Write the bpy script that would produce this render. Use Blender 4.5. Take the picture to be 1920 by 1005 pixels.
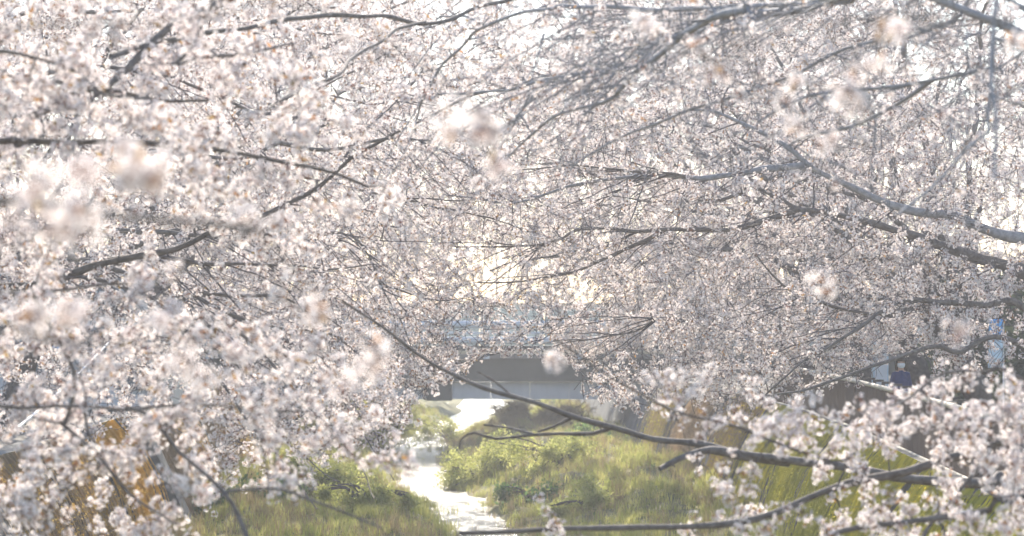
import bpy, math, random
import numpy as np
from mathutils import Vector

# ------------------------------------------------------------------ clear, camera, sky, sun, exposure
for o in list(bpy.data.objects):
    bpy.data.objects.remove(o)
SC = bpy.context.scene
COL = SC.collection
R = math.radians
CAMZ = 6.0                     # camera height above the water, standing on a bridge
FPX = 1920 * 85 / 36           # focal length in photo pixels
HOR = 590                      # horizon row in the photo

cam = bpy.data.cameras.new('camera')
cam.lens = 85
cam.sensor_width = 36
cam.shift_y = (HOR - 502.5) / 1920
cam.clip_start = 0.2
cam.clip_end = 2000
cam.dof.use_dof = True
cam.dof.focus_distance = 40
cam.dof.aperture_fstop = 2.0
camo = bpy.data.objects.new('camera', cam)
COL.objects.link(camo)
camo.location = (0, 0, CAMZ)
camo.rotation_euler = (R(90), 0, 0)
SC.camera = camo

SUN_EL, SUN_AZ = 35, -4        # azimuth from straight ahead (+Y), negative = to the left
world = bpy.data.worlds.new('World')
SC.world = world
world.use_nodes = True
wn = world.node_tree.nodes
bg = wn['Background']
sky = wn.new('ShaderNodeTexSky')
sky.sky_type = 'NISHITA'
sky.sun_disc = False
sky.sun_elevation = R(SUN_EL)
sky.sun_rotation = R(SUN_AZ)
sky.dust_density = 0.7
sky.air_density = 1.0
world.node_tree.links.new(sky.outputs[0], bg.inputs[0])
bg.inputs[1].default_value = 0.15
sun = bpy.data.lights.new('sun', 'SUN')
sun.energy = 5.0
sun.angle = R(0.6)
sun.color = (1.0, 0.91, 0.79)
suno = bpy.data.objects.new('sun', sun)
COL.objects.link(suno)
sd = Vector((math.sin(R(SUN_AZ)) * math.cos(R(SUN_EL)), math.cos(R(SUN_AZ)) * math.cos(R(SUN_EL)), math.sin(R(SUN_EL))))
suno.rotation_euler = sd.to_track_quat('Z', 'Y').to_euler()
suno.location = (0, 0, 40)
SC.view_settings.view_transform = 'Standard'
SC.view_settings.look = 'None'
SC.view_settings.gamma = 1
SC.view_settings.exposure = 1.12
cy = SC.cycles
cy.max_bounces = 5
cy.diffuse_bounces = 2
cy.glossy_bounces = 2
cy.transmission_bounces = 2
cy.transparent_max_bounces = 8
cy.volume_bounces = 0
cy.sample_clamp_indirect = 8
cy.caustics_reflective = False
cy.caustics_refractive = False
cy.use_denoising = True

# ------------------------------------------------------------------ helpers
rng = np.random.default_rng(7)
random.seed(7)


def at(px, py, Y):
    return np.array([(px - 960) / FPX * Y, Y, CAMZ - (py - HOR) / FPX * Y])


def proj(P):
    P = np.atleast_2d(P)
    Y = np.maximum(P[:, 1], 0.1)
    return 960 + FPX * P[:, 0] / Y, HOR - FPX * (P[:, 2] - CAMZ) / Y


def tag(o, label=None, cat=None, group=None, kind=None):
    if label: o['label'] = label
    if cat: o['category'] = cat
    if group: o['group'] = group
    if kind: o['kind'] = kind
    return o


def empty(name, loc=(0, 0, 0)):
    o = bpy.data.objects.new(name, None)
    o.location = loc
    o.empty_display_size = 0.2
    COL.objects.link(o)
    return o


class MB:
    """collects vertices and faces; build() links them as one mesh object"""
    def __init__(self):
        self.v, self.f, self.n, self.m = [], [], 0, None

    def add(self, v, f, m=0):
        v = np.asarray(v, float).reshape(-1, 3)
        self.v.append(v)
        if isinstance(f, np.ndarray):
            self.f.append((f + self.n, m))
        else:
            for k in sorted(set(map(len, f))):
                self.f.append((np.array([q for q in f if len(q) == k], int) + self.n, m))
        self.n += len(v)
        return self

    def box(self, c, s, m=0, rz=0.0):
        x, y, z = [k / 2 for k in s]
        v = np.array([(-x, -y, -z), (x, -y, -z), (x, y, -z), (-x, y, -z), (-x, -y, z), (x, -y, z), (x, y, z), (-x, y, z)])
        if rz:
            cz, sz = math.cos(rz), math.sin(rz)
            v = v @ np.array([[cz, sz, 0], [-sz, cz, 0], [0, 0, 1]])
        return self.add(v + np.array(c), [(0, 3, 2, 1), (4, 5, 6, 7), (0, 1, 5, 4), (1, 2, 6, 5), (2, 3, 7, 6), (3, 0, 4, 7)], m)

    def tube(self, pts, rad, sides=6, m=0, cap=True):
        pts = np.asarray(pts, float)
        n = len(pts)
        rad = np.broadcast_to(np.asarray(rad, float), (n,))
        t = np.gradient(pts, axis=0)
        t /= np.sqrt((t * t).sum(1))[:, None] + 1e-9
        ref = np.array([0.9, 0.43, 0.05]) if np.abs(t[:, 2]).max() > 0.93 else np.array([0.0, 0.0, 1.0])
        a = np.stack([t[:, 1] * ref[2] - t[:, 2] * ref[1], t[:, 2] * ref[0] - t[:, 0] * ref[2], t[:, 0] * ref[1] - t[:, 1] * ref[0]], 1)
        a /= np.sqrt((a * a).sum(1))[:, None] + 1e-9
        b = np.stack([t[:, 1] * a[:, 2] - t[:, 2] * a[:, 1], t[:, 2] * a[:, 0] - t[:, 0] * a[:, 2], t[:, 0] * a[:, 1] - t[:, 1] * a[:, 0]], 1)
        ang = np.arange(sides) * 2 * math.pi / sides
        v = pts[:, None, :] + rad[:, None, None] * (np.cos(ang)[None, :, None] * a[:, None, :] + np.sin(ang)[None, :, None] * b[:, None, :])
        k = np.arange(sides)
        q = np.stack([k, (k + 1) % sides, (k + 1) % sides + sides, k + sides], 1)
        f = (q[None] + (np.arange(n - 1) * sides)[:, None, None]).reshape(-1, 4)
        self.v.append(v.reshape(-1, 3))
        self.f.append((f + self.n, m))
        if cap:
            self.f.append((k[None] + self.n, m))
            self.f.append((k[::-1][None] + (n - 1) * sides + self.n, m))
        self.n += n * sides
        return self

    def tubes(self, C, Rr, sides=3, m=0):
        """many tubes at once: C is (N, n, 3), Rr is (N, n)"""
        N_, n = C.shape[:2]
        t = np.gradient(C, axis=1)
        t /= np.sqrt((t * t).sum(2))[..., None] + 1e-9
        a = np.cross(t, np.array([0.31, 0.17, 0.93]))
        a /= np.sqrt((a * a).sum(2))[..., None] + 1e-9
        b = np.cross(t, a)
        ang = np.arange(sides) * 2 * math.pi / sides
        v = C[:, :, None, :] + Rr[:, :, None, None] * (np.cos(ang)[:, None] * a[:, :, None, :] + np.sin(ang)[:, None] * b[:, :, None, :])
        k = np.arange(sides)
        q = np.stack([k, (k + 1) % sides, (k + 1) % sides + sides, k + sides], 1)
        f = (q[None] + (np.arange(n - 1) * sides)[:, None, None]).reshape(-1, 4)
        f = (f[None] + (np.arange(N_) * n * sides)[:, None, None]).reshape(-1, 4)
        self.v.append(v.reshape(-1, 3))
        self.f.append((f + self.n, m))
        self.n += N_ * n * sides
        return self

    def mesh(self, name, mats, smooth=False):
        me = bpy.data.meshes.new(name)
        v = np.concatenate(self.v) if self.v else np.zeros((0, 3))
        me.vertices.add(len(v))
        me.vertices.foreach_set('co', v.astype(np.float32).ravel())
        if self.f:
            cnt = np.concatenate([np.full(len(q), q.shape[1]) for q, _ in self.f])
            idx = np.concatenate([q.ravel() for q, _ in self.f]).astype(np.int32)
            mi = np.concatenate([np.full(len(q), k) for q, k in self.f]).astype(np.int32)
            if self.m is not None:
                mi = np.asarray(self.m, np.int32)
            me.loops.add(len(idx))
            me.loops.foreach_set('vertex_index', idx)
            me.polygons.add(len(cnt))
            me.polygons.foreach_set('loop_start', np.concatenate([[0], np.cumsum(cnt)[:-1]]).astype(np.int32))
        for mm in (mats if isinstance(mats, (list, tuple)) else [mats]):
            me.materials.append(mm)
        if self.f:
            me.polygons.foreach_set('material_index', mi)
            me.polygons.foreach_set('use_smooth', np.full(len(cnt), bool(smooth)))
        me.update(calc_edges=True)
        return me

    def build(self, name, mats, parent=None, smooth=False):
        o = bpy.data.objects.new(name, self.mesh(name, mats, smooth))
        COL.objects.link(o)
        if parent is not None:
            o.parent = parent
            o.location = -parent.location
        return o


def smooth_line(pts, step=0.2):
    """Catmull-Rom through the points, resampled"""
    P = np.asarray(pts, float)
    if len(P) == 2:
        n = max(2, int(np.linalg.norm(P[1] - P[0]) / step) + 1)
        return P[0] + (P[1] - P[0]) * np.linspace(0, 1, n)[:, None]
    Q = np.vstack([2 * P[0] - P[1], P, 2 * P[-1] - P[-2]])
    out = []
    for i in range(1, len(Q) - 2):
        p0, p1, p2, p3 = Q[i - 1], Q[i], Q[i + 1], Q[i + 2]
        n = max(2, int(math.dist(p2, p1) / step))
        t = (np.arange(n) / n)[:, None]
        out.append(0.5 * (2 * p1 + (p2 - p0) * t + (2 * p0 - 5 * p1 + 4 * p2 - p3) * t * t + (3 * p1 - p0 - 3 * p2 + p3) * t ** 3))
    out.append(P[-1:])
    return np.concatenate(out)


# ------------------------------------------------------------------ materials
def mat(name):
    m = bpy.data.materials.new(name)
    m.use_nodes = True
    nt = m.node_tree
    nt.nodes.clear()
    out = nt.nodes.new('ShaderNodeOutputMaterial')
    return m, nt, out


def noise_mat(name, c1, c2, scale=5, rough=0.8, bump=0.2, detail=6, stretch=(1, 1, 1), c3=None, bdist=0.02, spec=0.3, metal=0.0):
    m, nt, out = mat(name)
    N, L = nt.nodes, nt.links
    tc = N.new('ShaderNodeTexCoord')
    mp = N.new('ShaderNodeMapping')
    mp.inputs['Scale'].default_value = stretch
    L.new(tc.outputs['Object'], mp.inputs[0])
    ns = N.new('ShaderNodeTexNoise')
    ns.inputs['Scale'].default_value = scale
    ns.inputs['Detail'].default_value = detail
    ns.inputs['Roughness'].default_value = 0.65
    L.new(mp.outputs[0], ns.inputs['Vector'])
    cr = N.new('ShaderNodeValToRGB')
    cr.color_ramp.elements[0].position = 0.32
    cr.color_ramp.elements[1].position = 0.68
    cr.color_ramp.elements[0].color = (*c1, 1)
    cr.color_ramp.elements[1].color = (*c2, 1)
    if c3:
        e = cr.color_ramp.elements.new(0.78)
        e.color = (*c3, 1)
    L.new(ns.outputs[0], cr.inputs[0])
    b = N.new('ShaderNodeBsdfPrincipled')
    b.inputs['Roughness'].default_value = rough
    b.inputs['Specular IOR Level'].default_value = spec
    b.inputs['Metallic'].default_value = metal
    L.new(cr.outputs[0], b.inputs['Base Color'])
    if bump:
        bp = N.new('ShaderNodeBump')
        bp.inputs['Strength'].default_value = bump
        bp.inputs['Distance'].default_value = bdist
        L.new(ns.outputs[0], bp.inputs['Height'])
        L.new(bp.outputs[0], b.inputs['Normal'])
    L.new(b.outputs[0], out.inputs[0])
    return m


def leaf_mat(name, c1, c2, trans=0.45, tcol=None, ramp_by='instance'):
    """thin petals and leaves: diffuse plus translucent, colour varies from piece to piece"""
    m, nt, out = mat(name)
    N, L = nt.nodes, nt.links
    oi = N.new('ShaderNodeObjectInfo')
    cr = N.new('ShaderNodeValToRGB')
    cr.color_ramp.elements[0].color = (*c1, 1)
    cr.color_ramp.elements[1].color = (*c2, 1)
    if ramp_by == 'instance':
        L.new(oi.outputs['Random'], cr.inputs[0])
    else:
        ge = N.new('ShaderNodeNewGeometry')
        L.new(ge.outputs['Random Per Island'], cr.inputs[0])
    d = N.new('ShaderNodeBsdfDiffuse')
    t = N.new('ShaderNodeBsdfTranslucent')
    L.new(cr.outputs[0], d.inputs[0])
    if tcol:
        mx = N.new('ShaderNodeMix')
        mx.data_type = 'RGBA'
        mx.inputs[0].default_value = 0.6
        L.new(cr.outputs[0], mx.inputs[6])
        mx.inputs[7].default_value = (*tcol, 1)
        L.new(mx.outputs[2], t.inputs[0])
    else:
        L.new(cr.outputs[0], t.inputs[0])
    ms = N.new('ShaderNodeMixShader')
    ms.inputs[0].default_value = trans
    L.new(d.outputs[0], ms.inputs[1])
    L.new(t.outputs[0], ms.inputs[2])
    L.new(ms.outputs[0], out.inputs[0])
    return m


M = {}
M['petal'] = leaf_mat('petal', (0.86, 0.795, 0.79), (0.89, 0.87, 0.865), 0.5, (0.93, 0.83, 0.77))
M['throat'] = leaf_mat('petal_throat', (0.70, 0.54, 0.51), (0.78, 0.67, 0.60), 0.4)
M['calyx'] = leaf_mat('calyx', (0.26, 0.10, 0.07), (0.34, 0.17, 0.09), 0.3)
M['young_leaf'] = leaf_mat('young_leaf', (0.36, 0.25, 0.08), (0.42, 0.20, 0.09), 0.5)
M['bark'] = noise_mat('bark', (0.085, 0.068, 0.058), (0.22, 0.19, 0.17), 14, 0.8, 0.9, 8, c3=(0.34, 0.31, 0.28), bdist=0.01)
M['bark_dark'] = noise_mat('bark_trunk', (0.06, 0.048, 0.04), (0.17, 0.14, 0.12), 9, 0.85, 0.8, 8, c3=(0.25, 0.23, 0.19), bdist=0.03)
M['bark_pale'] = noise_mat('pale_bark', (0.20, 0.19, 0.19), (0.36, 0.35, 0.36), 14, 0.8, 0.5, 8, bdist=0.01)
M['twig'] = noise_mat('twig_bark', (0.07, 0.058, 0.058), (0.16, 0.14, 0.14), 20, 0.7, 0, 2)
M['concrete'] = noise_mat('concrete', (0.12, 0.12, 0.115), (0.22, 0.215, 0.20), 1.6, 0.9, 0.3, 9, (1, 1, 0.35))
M['concrete_pale'] = noise_mat('concrete_pale', (0.42, 0.45, 0.49), (0.55, 0.58, 0.62), 1.1, 0.85, 0.15, 8, (1, 1, 0.3))
M['girder'] = noise_mat('girder_paint', (0.03, 0.038, 0.036), (0.06, 0.072, 0.068), 0.9, 0.6, 0.1, 8, (1, 1, 0.25))
M['rail'] = noise_mat('rail_paint', (0.50, 0.56, 0.64), (0.62, 0.67, 0.73), 2, 0.75, 0.05)
M['tan'] = noise_mat('tan_kerb', (0.42, 0.36, 0.26), (0.52, 0.45, 0.33), 2, 0.8, 0.1)
M['board'] = noise_mat('brown_board', (0.085, 0.057, 0.044), (0.15, 0.103, 0.08), 4, 0.75, 0.3, 7, (6, 6, 0.5))
M['cream'] = noise_mat('cream_rail', (0.55, 0.51, 0.42), (0.66, 0.62, 0.52), 3, 0.6, 0.1)
M['metal_brown'] = noise_mat('brown_metal', (0.06, 0.05, 0.045), (0.09, 0.075, 0.065), 8, 0.5, 0.1)
M['paving'] = noise_mat('paving', (0.15, 0.14, 0.12), (0.24, 0.22, 0.19), 2.2, 0.9, 0.2)
M['bed'] = noise_mat('river_bed_soil', (0.07, 0.06, 0.035), (0.17, 0.14, 0.08), 1.3, 0.95, 0.6, 8, bdist=0.1)
M['grassground'] = noise_mat('grassy_soil', (0.10, 0.12, 0.04), (0.26, 0.22, 0.11), 1.0, 0.95, 0.6, 9, bdist=0.1)
M['blade'] = leaf_mat('grass_blade', (0.36, 0.40, 0.09), (0.58, 0.54, 0.20), 0.5)
M['straw'] = leaf_mat('dry_stalk', (0.33, 0.26, 0.13), (0.45, 0.36, 0.19), 0.35)
M['leaf'] = leaf_mat('shrub_leaf', (0.42, 0.46, 0.13), (0.60, 0.58, 0.22), 0.5)
M['leaf_dark'] = leaf_mat('weed_leaf', (0.10, 0.20, 0.06), (0.22, 0.30, 0.10), 0.5)
M['yellow'] = leaf_mat('yellow_sprig', (0.62, 0.50, 0.05), (0.75, 0.66, 0.10), 0.5, None, 'island')
M['yellowgreen'] = leaf_mat('yellow_green_sprig', (0.50, 0.48, 0.07), (0.72, 0.67, 0.13), 0.5, None, 'island')
M['ochre'] = leaf_mat('ochre_sprig', (0.70, 0.45, 0.08), (0.82, 0.60, 0.20), 0.5, None, 'island')
M['drystrand'] = leaf_mat('dry_strand', (0.45, 0.34, 0.21), (0.66, 0.52, 0.35), 0.45, None, 'island')
M['white'] = noise_mat('white_paint', (0.70, 0.72, 0.74), (0.80, 0.81, 0.82), 2, 0.5, 0.05)
M['skyblue'] = noise_mat('sky_blue_paint', (0.10, 0.36, 0.72), (0.14, 0.43, 0.80), 2, 0.5, 0.03)
M['paleblue'] = noise_mat('pale_blue_cloth', (0.52, 0.66, 0.76), (0.62, 0.74, 0.82), 3, 0.7, 0.05)
M['greywall'] = noise_mat('pale_building_wall', (0.50, 0.55, 0.55), (0.58, 0.62, 0.62), 0.5, 0.8, 0.05)
M['greenwall'] = noise_mat('pale_green_wall', (0.36, 0.45, 0.42), (0.43, 0.51, 0.48), 0.7, 0.8, 0.05)
M['glass'] = noise_mat('window_glass', (0.10, 0.14, 0.17), (0.16, 0.20, 0.24), 1, 0.15, 0, spec=0.6)
M['roofblue'] = noise_mat('blue_grey_roof', (0.20, 0.27, 0.32), (0.27, 0.34, 0.39), 2, 0.5, 0.05)
M['skin'] = noise_mat('skin', (0.58, 0.37, 0.27), (0.64, 0.42, 0.31), 12, 0.6, 0.02)
M['hair'] = noise_mat('hair', (0.045, 0.03, 0.02), (0.09, 0.06, 0.04), 40, 0.5, 0.3, stretch=(1, 1, 0.15))
M['navy'] = noise_mat('navy_cloth', (0.018, 0.028, 0.10), (0.035, 0.05, 0.15), 15, 0.9, 0.1)
M['trouser'] = noise_mat('dark_trousers', (0.03, 0.03, 0.035), (0.05, 0.05, 0.055), 15, 0.9, 0.1)
M['mask'] = noise_mat('white_mask', (0.74, 0.75, 0.78), (0.80, 0.81, 0.83), 10, 0.9, 0.05)

# water: rippled, dark below, mirrors the bright sky
m, nt, out = mat('water')
N, L = nt.nodes, nt.links
tc = N.new('ShaderNodeTexCoord')
mp = N.new('ShaderNodeMapping')
mp.inputs['Scale'].default_value = (1.6, 1.0, 1)
L.new(tc.outputs['Object'], mp.inputs[0])
ns = N.new('ShaderNodeTexNoise')
ns.inputs['Scale'].default_value = 2.2
ns.inputs['Detail'].default_value = 5
ns.inputs['Roughness'].default_value = 0.6
L.new(mp.outputs[0], ns.inputs['Vector'])
bp = N.new('ShaderNodeBump')
bp.inputs['Strength'].default_value = 1.0
bp.inputs['Distance'].default_value = 0.14
L.new(ns.outputs[0], bp.inputs['Height'])
b = N.new('ShaderNodeBsdfPrincipled')
b.inputs['Base Color'].default_value = (0.09, 0.085, 0.06, 1)
b.inputs['Roughness'].default_value = 0.22
b.inputs['IOR'].default_value = 1.33
L.new(bp.outputs[0], b.inputs['Normal'])
L.new(b.outputs[0], out.inputs[0])
M['water'] = m

# ------------------------------------------------------------------ the channel: ground, banks, water
YS = np.array([-30, 0, 20, 31, 45, 55, 64, 75, 90, 110, 140, 180, 240, 320.])
XR_ = np.interp
RB = np.array([3.2, 4.0, 4.7, 5.2, 5.77, 6.1, 6.2, 5.9, 5.1, 4.2, 3.4, 3.0, 3.0, 3.0])   # foot of the right wall
LB = np.array([-7.2, -7.2, -7.3, -7.5, -7.8, -8.1, -8.4, -8.8, -9.3, -9.8, -9.4, -8.5, -8., -8.])
BAT = 1.45                     # the walls lean back by this much over their height
TOPZ = 3.4


def rb(y): return float(np.interp(y, YS, RB))
def lb(y): return float(np.interp(y, YS, LB))
def rt(y): return rb(y) + BAT
def lt(y): return lb(y) - BAT


# the stream in the bed
SY = np.array([-30, 40, 58, 66, 72, 80, 90, 98, 106, 118, 135, 155, 180, 240, 320.])
SX = np.array([1.0, 0.8, 0.0, -0.8, -1.4, -2.4, -3.3, -4.1, -4.4, -3.8, -2.4, -1.9, -2.2, -2.5, -2.5])
SW = np.array([1.6, 1.3, 0.9, 0.7, 0.75, 0.85, 1.05, 1.3, 1.25, 1.2, 1.1, 1.1, 1.2, 1.5, 1.5])


def sw(y):
    return np.interp(y, SY, SW) * (1 + 0.18 * np.sin(y * 0.83) + 0.12 * np.sin(y * 2.1 + 1))


def bed_z(x, y):
    d = np.abs(x - np.interp(y, SY, SX)) / sw(y)
    edge = np.clip((d - 0.8) / 0.5, 0, 1)
    n = 0.22 * np.sin(x * 1.7 + y * 0.31) + 0.16 * np.sin(x * 0.9 - y * 0.53 + 1) + 0.12 * np.sin(x * 3.1 + y * 0.9)
    rise = np.clip((d - 1.5) * 0.25, 0, 0.8)
    return -0.3 * (1 - edge) + edge * (0.10 + rise + n * np.clip(d - 1, 0, 1))


mb = MB()
ys = np.concatenate([np.arange(-30, 60, 3.0), np.arange(60, 125, 1.0), np.arange(125, 322, 6.0)])
NX = 26
rows = []
for y in ys:
    l, r_, l2, r2 = lb(y) - 0.1, rb(y) + 0.1, lt(y) - 0.5, rt(y) + 0.5
    xs = np.linspace(l, r_, NX)
    row = [(-150, y, TOPZ + 0.3), (-40, y, TOPZ), (l2 - 4, y, TOPZ), (l2, y, TOPZ), (l - 0.2, y, 0.2)]
    row += [(x, y, float(bed_z(x, y))) for x in xs]
    row += [(r_ + 0.2, y, 0.2), (r2, y, TOPZ), (r2 + 4, y, TOPZ), (40, y, TOPZ), (150, y, TOPZ + 0.3)]
    rows.append(row)
n = len(rows[0])
V = np.array(rows).reshape(-1, 3)
F, MI = [], []
for j in range(len(ys) - 1):
    for i in range(n - 1):
        F.append((j * n + i, j * n + i + 1, (j + 1) * n + i + 1, (j + 1) * n + i))
        MI.append(0 if (i < 3 or i > n - 5) else (2 if 4 <= i <= n - 6 else 1))
mb.add(V, F)
mb.m = MI
g = mb.build('ground', [M['paving'], M['bed'], M['grassground']], None, True)
tag(g, kind='structure')
mb = MB()
wv = []
for y in ys:
    wv += [(lb(y) - .15, y, 0.02), (rb(y) + .15, y, 0.02)]
mb.add(wv, [(2 * i, 2 * i + 1, 2 * i + 3, 2 * i + 2) for i in range(len(ys) - 1)])
tag(mb.build('water', M['water']), kind='structure')


# retaining walls: sloped concrete panels, each its own piece
def retaining_wall(fb, ft, label, y0, y1, step):
    root = empty('retaining_wall', (fb(y0), y0, 0))
    tag(root, label, 'wall')
    s = 1 if ft(50) > fb(50) else -1
    y = y0
    while y < y1:
        ya, yb = y + 0.02, y + step - 0.02
        pr = random.uniform(0, 0.03)
        v = []
        for yy in (ya, yb):
            for z, f in ((-0.5, -0.2), (TOPZ - 0.12, 1.0)):
                x = fb(yy) + (ft(yy) - fb(yy)) * max(0, (z + 0.0) / TOPZ) - s * pr
                v += [(x, yy, z), (x + s * 0.35, yy, z)]
        MB().add(v, [(0, 2, 6, 4), (1, 5, 7, 3), (0, 1, 3, 2), (4, 6, 7, 5), (2, 3, 7, 6), (0, 4, 5, 1)]).build('concrete_panel', M['concrete'], root)
        y += step
    # coping along the top
    mbc = MB()
    yy = np.arange(y0, y1 + 0.1, step)
    pts = np.array([(ft(q) + s * 0.12, q, TOPZ - 0.02) for q in yy])
    for a, b_ in zip(pts[:-1], pts[1:]):
        dx = np.array([0.24, 0, 0])
        dz = np.array([0, 0, 0.12])
        v = [a - dx - dz, a + dx - dz, a + dx + dz, a - dx + dz, b_ - dx - dz, b_ + dx - dz, b_ + dx + dz, b_ - dx + dz]
        mbc.add(v, [(0, 1, 2, 3), (7, 6, 5, 4), (0, 4, 5, 1), (1, 5, 6, 2), (2, 6, 7, 3), (3, 7, 4, 0)])
    mbc.build('coping', M['concrete'], root)
    return root


retaining_wall(rb, rt, 'sloped grey concrete wall below the brown fence', 24, 140, 2.9)
lw = retaining_wall(lb, lt, 'sloped grey concrete wall behind the ochre hanging shrubs', 24, 140, 2.9)
# a smooth buttress standing out of the left wall
bt = MB()
yb0 = 59.0
x0, x1 = lb(yb0), lt(yb0)
v = []
for yy in (yb0, yb0 + 1.0):
    v += [(x0 + 0.95, yy, -0.4), (x0 - 0.2, yy, -0.4), (x1 - 0.2, yy, TOPZ + 0.02), (x1 + 0.62, yy, TOPZ + 0.02)]
bt.add(v, [(0, 1, 2, 3), (7, 6, 5, 4), (0, 4, 5, 1), (1, 5, 6, 2), (2, 6, 7, 3), (3, 7, 4, 0)])
bt.build('buttress', M['concrete'], lw)

# ------------------------------------------------------------------ instancing for what nobody could count
def proto_collection(name, meshes):
    c = bpy.data.collections.new(name)
    for i, me in enumerate(meshes):
        o = bpy.data.objects.new('%s_%02d' % (name, i), me)
        c.objects.link(o)
    return c


_groups = {}


def scatter_group(coll):
    if coll.name in _groups:
        return _groups[coll.name]
    ng = bpy.data.node_groups.new('scatter_' + coll.name, 'GeometryNodeTree')
    ng.interface.new_socket('Geometry', in_out='INPUT', socket_type='NodeSocketGeometry')
    ng.interface.new_socket('Geometry', in_out='OUTPUT', socket_type='NodeSocketGeometry')
    N, L = ng.nodes, ng.links
    gi, go = N.new('NodeGroupInput'), N.new('NodeGroupOutput')
    ci = N.new('GeometryNodeCollectionInfo')
    ci.inputs['Collection'].default_value = coll
    ci.inputs['Separate Children'].default_value = True
    ci.inputs['Reset Children'].default_value = True
    ip = N.new('GeometryNodeInstanceOnPoints')
    ip.inputs['Pick Instance'].default_value = True

    def attr(nm, ty):
        a = N.new('GeometryNodeInputNamedAttribute')
        a.data_type = ty
        a.inputs[0].default_value = nm
        return a.outputs[0]
    L.new(gi.outputs[0], ip.inputs['Points'])
    L.new(ci.outputs[0], ip.inputs['Instance'])
    L.new(attr('pick', 'INT'), ip.inputs['Instance Index'])
    e2r = N.new('FunctionNodeEulerToRotation')
    L.new(attr('rot', 'FLOAT_VECTOR'), e2r.inputs[0])
    L.new(e2r.outputs[0], ip.inputs['Rotation'])
    L.new(attr('scl', 'FLOAT_VECTOR'), ip.inputs['Scale'])
    L.new(ip.outputs[0], go.inputs[0])
    _groups[coll.name] = ng
    return ng


def scatter(name, coll, P, rot, scl, parent=None, pick=None):
    P = np.asarray(P, float)
    n = len(P)
    me = bpy.data.meshes.new(name)
    me.vertices.add(n)
    me.vertices.foreach_set('co', P.astype(np.float32).ravel())
    a = me.attributes.new('rot', 'FLOAT_VECTOR', 'POINT')
    a.data.foreach_set('vector', np.asarray(rot, np.float32).ravel())
    scl = np.asarray(scl, np.float32)
    if scl.ndim == 1:
        scl = np.repeat(scl[:, None], 3, 1)
    a = me.attributes.new('scl', 'FLOAT_VECTOR', 'POINT')
    a.data.foreach_set('vector', scl.ravel())
    a = me.attributes.new('pick', 'INT', 'POINT')
    if pick is None:
        pick = rng.integers(0, len(coll.objects), n)
    a.data.foreach_set('value', np.asarray(pick, np.int32))
    o = bpy.data.objects.new(name, me)
    COL.objects.link(o)
    md = o.modifiers.new('scatter', 'NODES')
    md.node_group = scatter_group(coll)
    if parent is not None:
        o.parent = parent
        o.location = -parent.location
    o['kind'] = 'stuff'
    return o


# ------------------------------------------------------------------ blossom clusters
def basis(nv):
    nv = nv / np.linalg.norm(nv)
    h = np.array([0, 0, 1.0]) if abs(nv[2]) < 0.9 else np.array([1.0, 0, 0])
    a = np.cross(nv, h); a /= np.linalg.norm(a)
    return a, np.cross(nv, a), nv


def flower(mb, c, nv, r, spin, cup):
    a, b, nn = basis(nv)
    for k in range(5):
        t = spin + k * 2 * math.pi / 5 + random.uniform(-.08, .08)
        rr = r * random.uniform(0.9, 1.08)

        def pt(ang, rad, h):
            return c + rr * rad * (math.cos(t + ang) * a + math.sin(t + ang) * b) + rr * h * nn
        cu = cup + random.uniform(-.15, .15)
        v = [pt(0, 0.05, 0), pt(-0.42, 0.34, cu * 0.25), pt(0, 0.36, cu * 0.12), pt(0.42, 0.34, cu * 0.25),
             pt(-0.50, 0.80, cu * 0.75), pt(0, 0.88, cu * 0.62), pt(0.50, 0.80, cu * 0.75), pt(-0.20, 1.03, cu * 0.95), pt(0.20, 1.03, cu * 0.95)]
        mb.add(v, [(0, 1, 2), (0, 2, 3)], 1)
        mb.add(v, [(1, 4, 5, 2), (2, 5, 6, 3), (4, 7, 5), (5, 8, 6)], 0)
    # stamens: a small warm tuft
    for k in range(3):
        t = spin + k * 2.1
        p = c + r * 0.3 * (math.cos(t) * a + math.sin(t) * b) + r * 0.35 * nn
        q = r * 0.05 * (math.cos(t + 1.57) * a + math.sin(t + 1.57) * b)
        mb.add([c - q, c + q, p], [(0, 1, 2)], 2)


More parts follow.
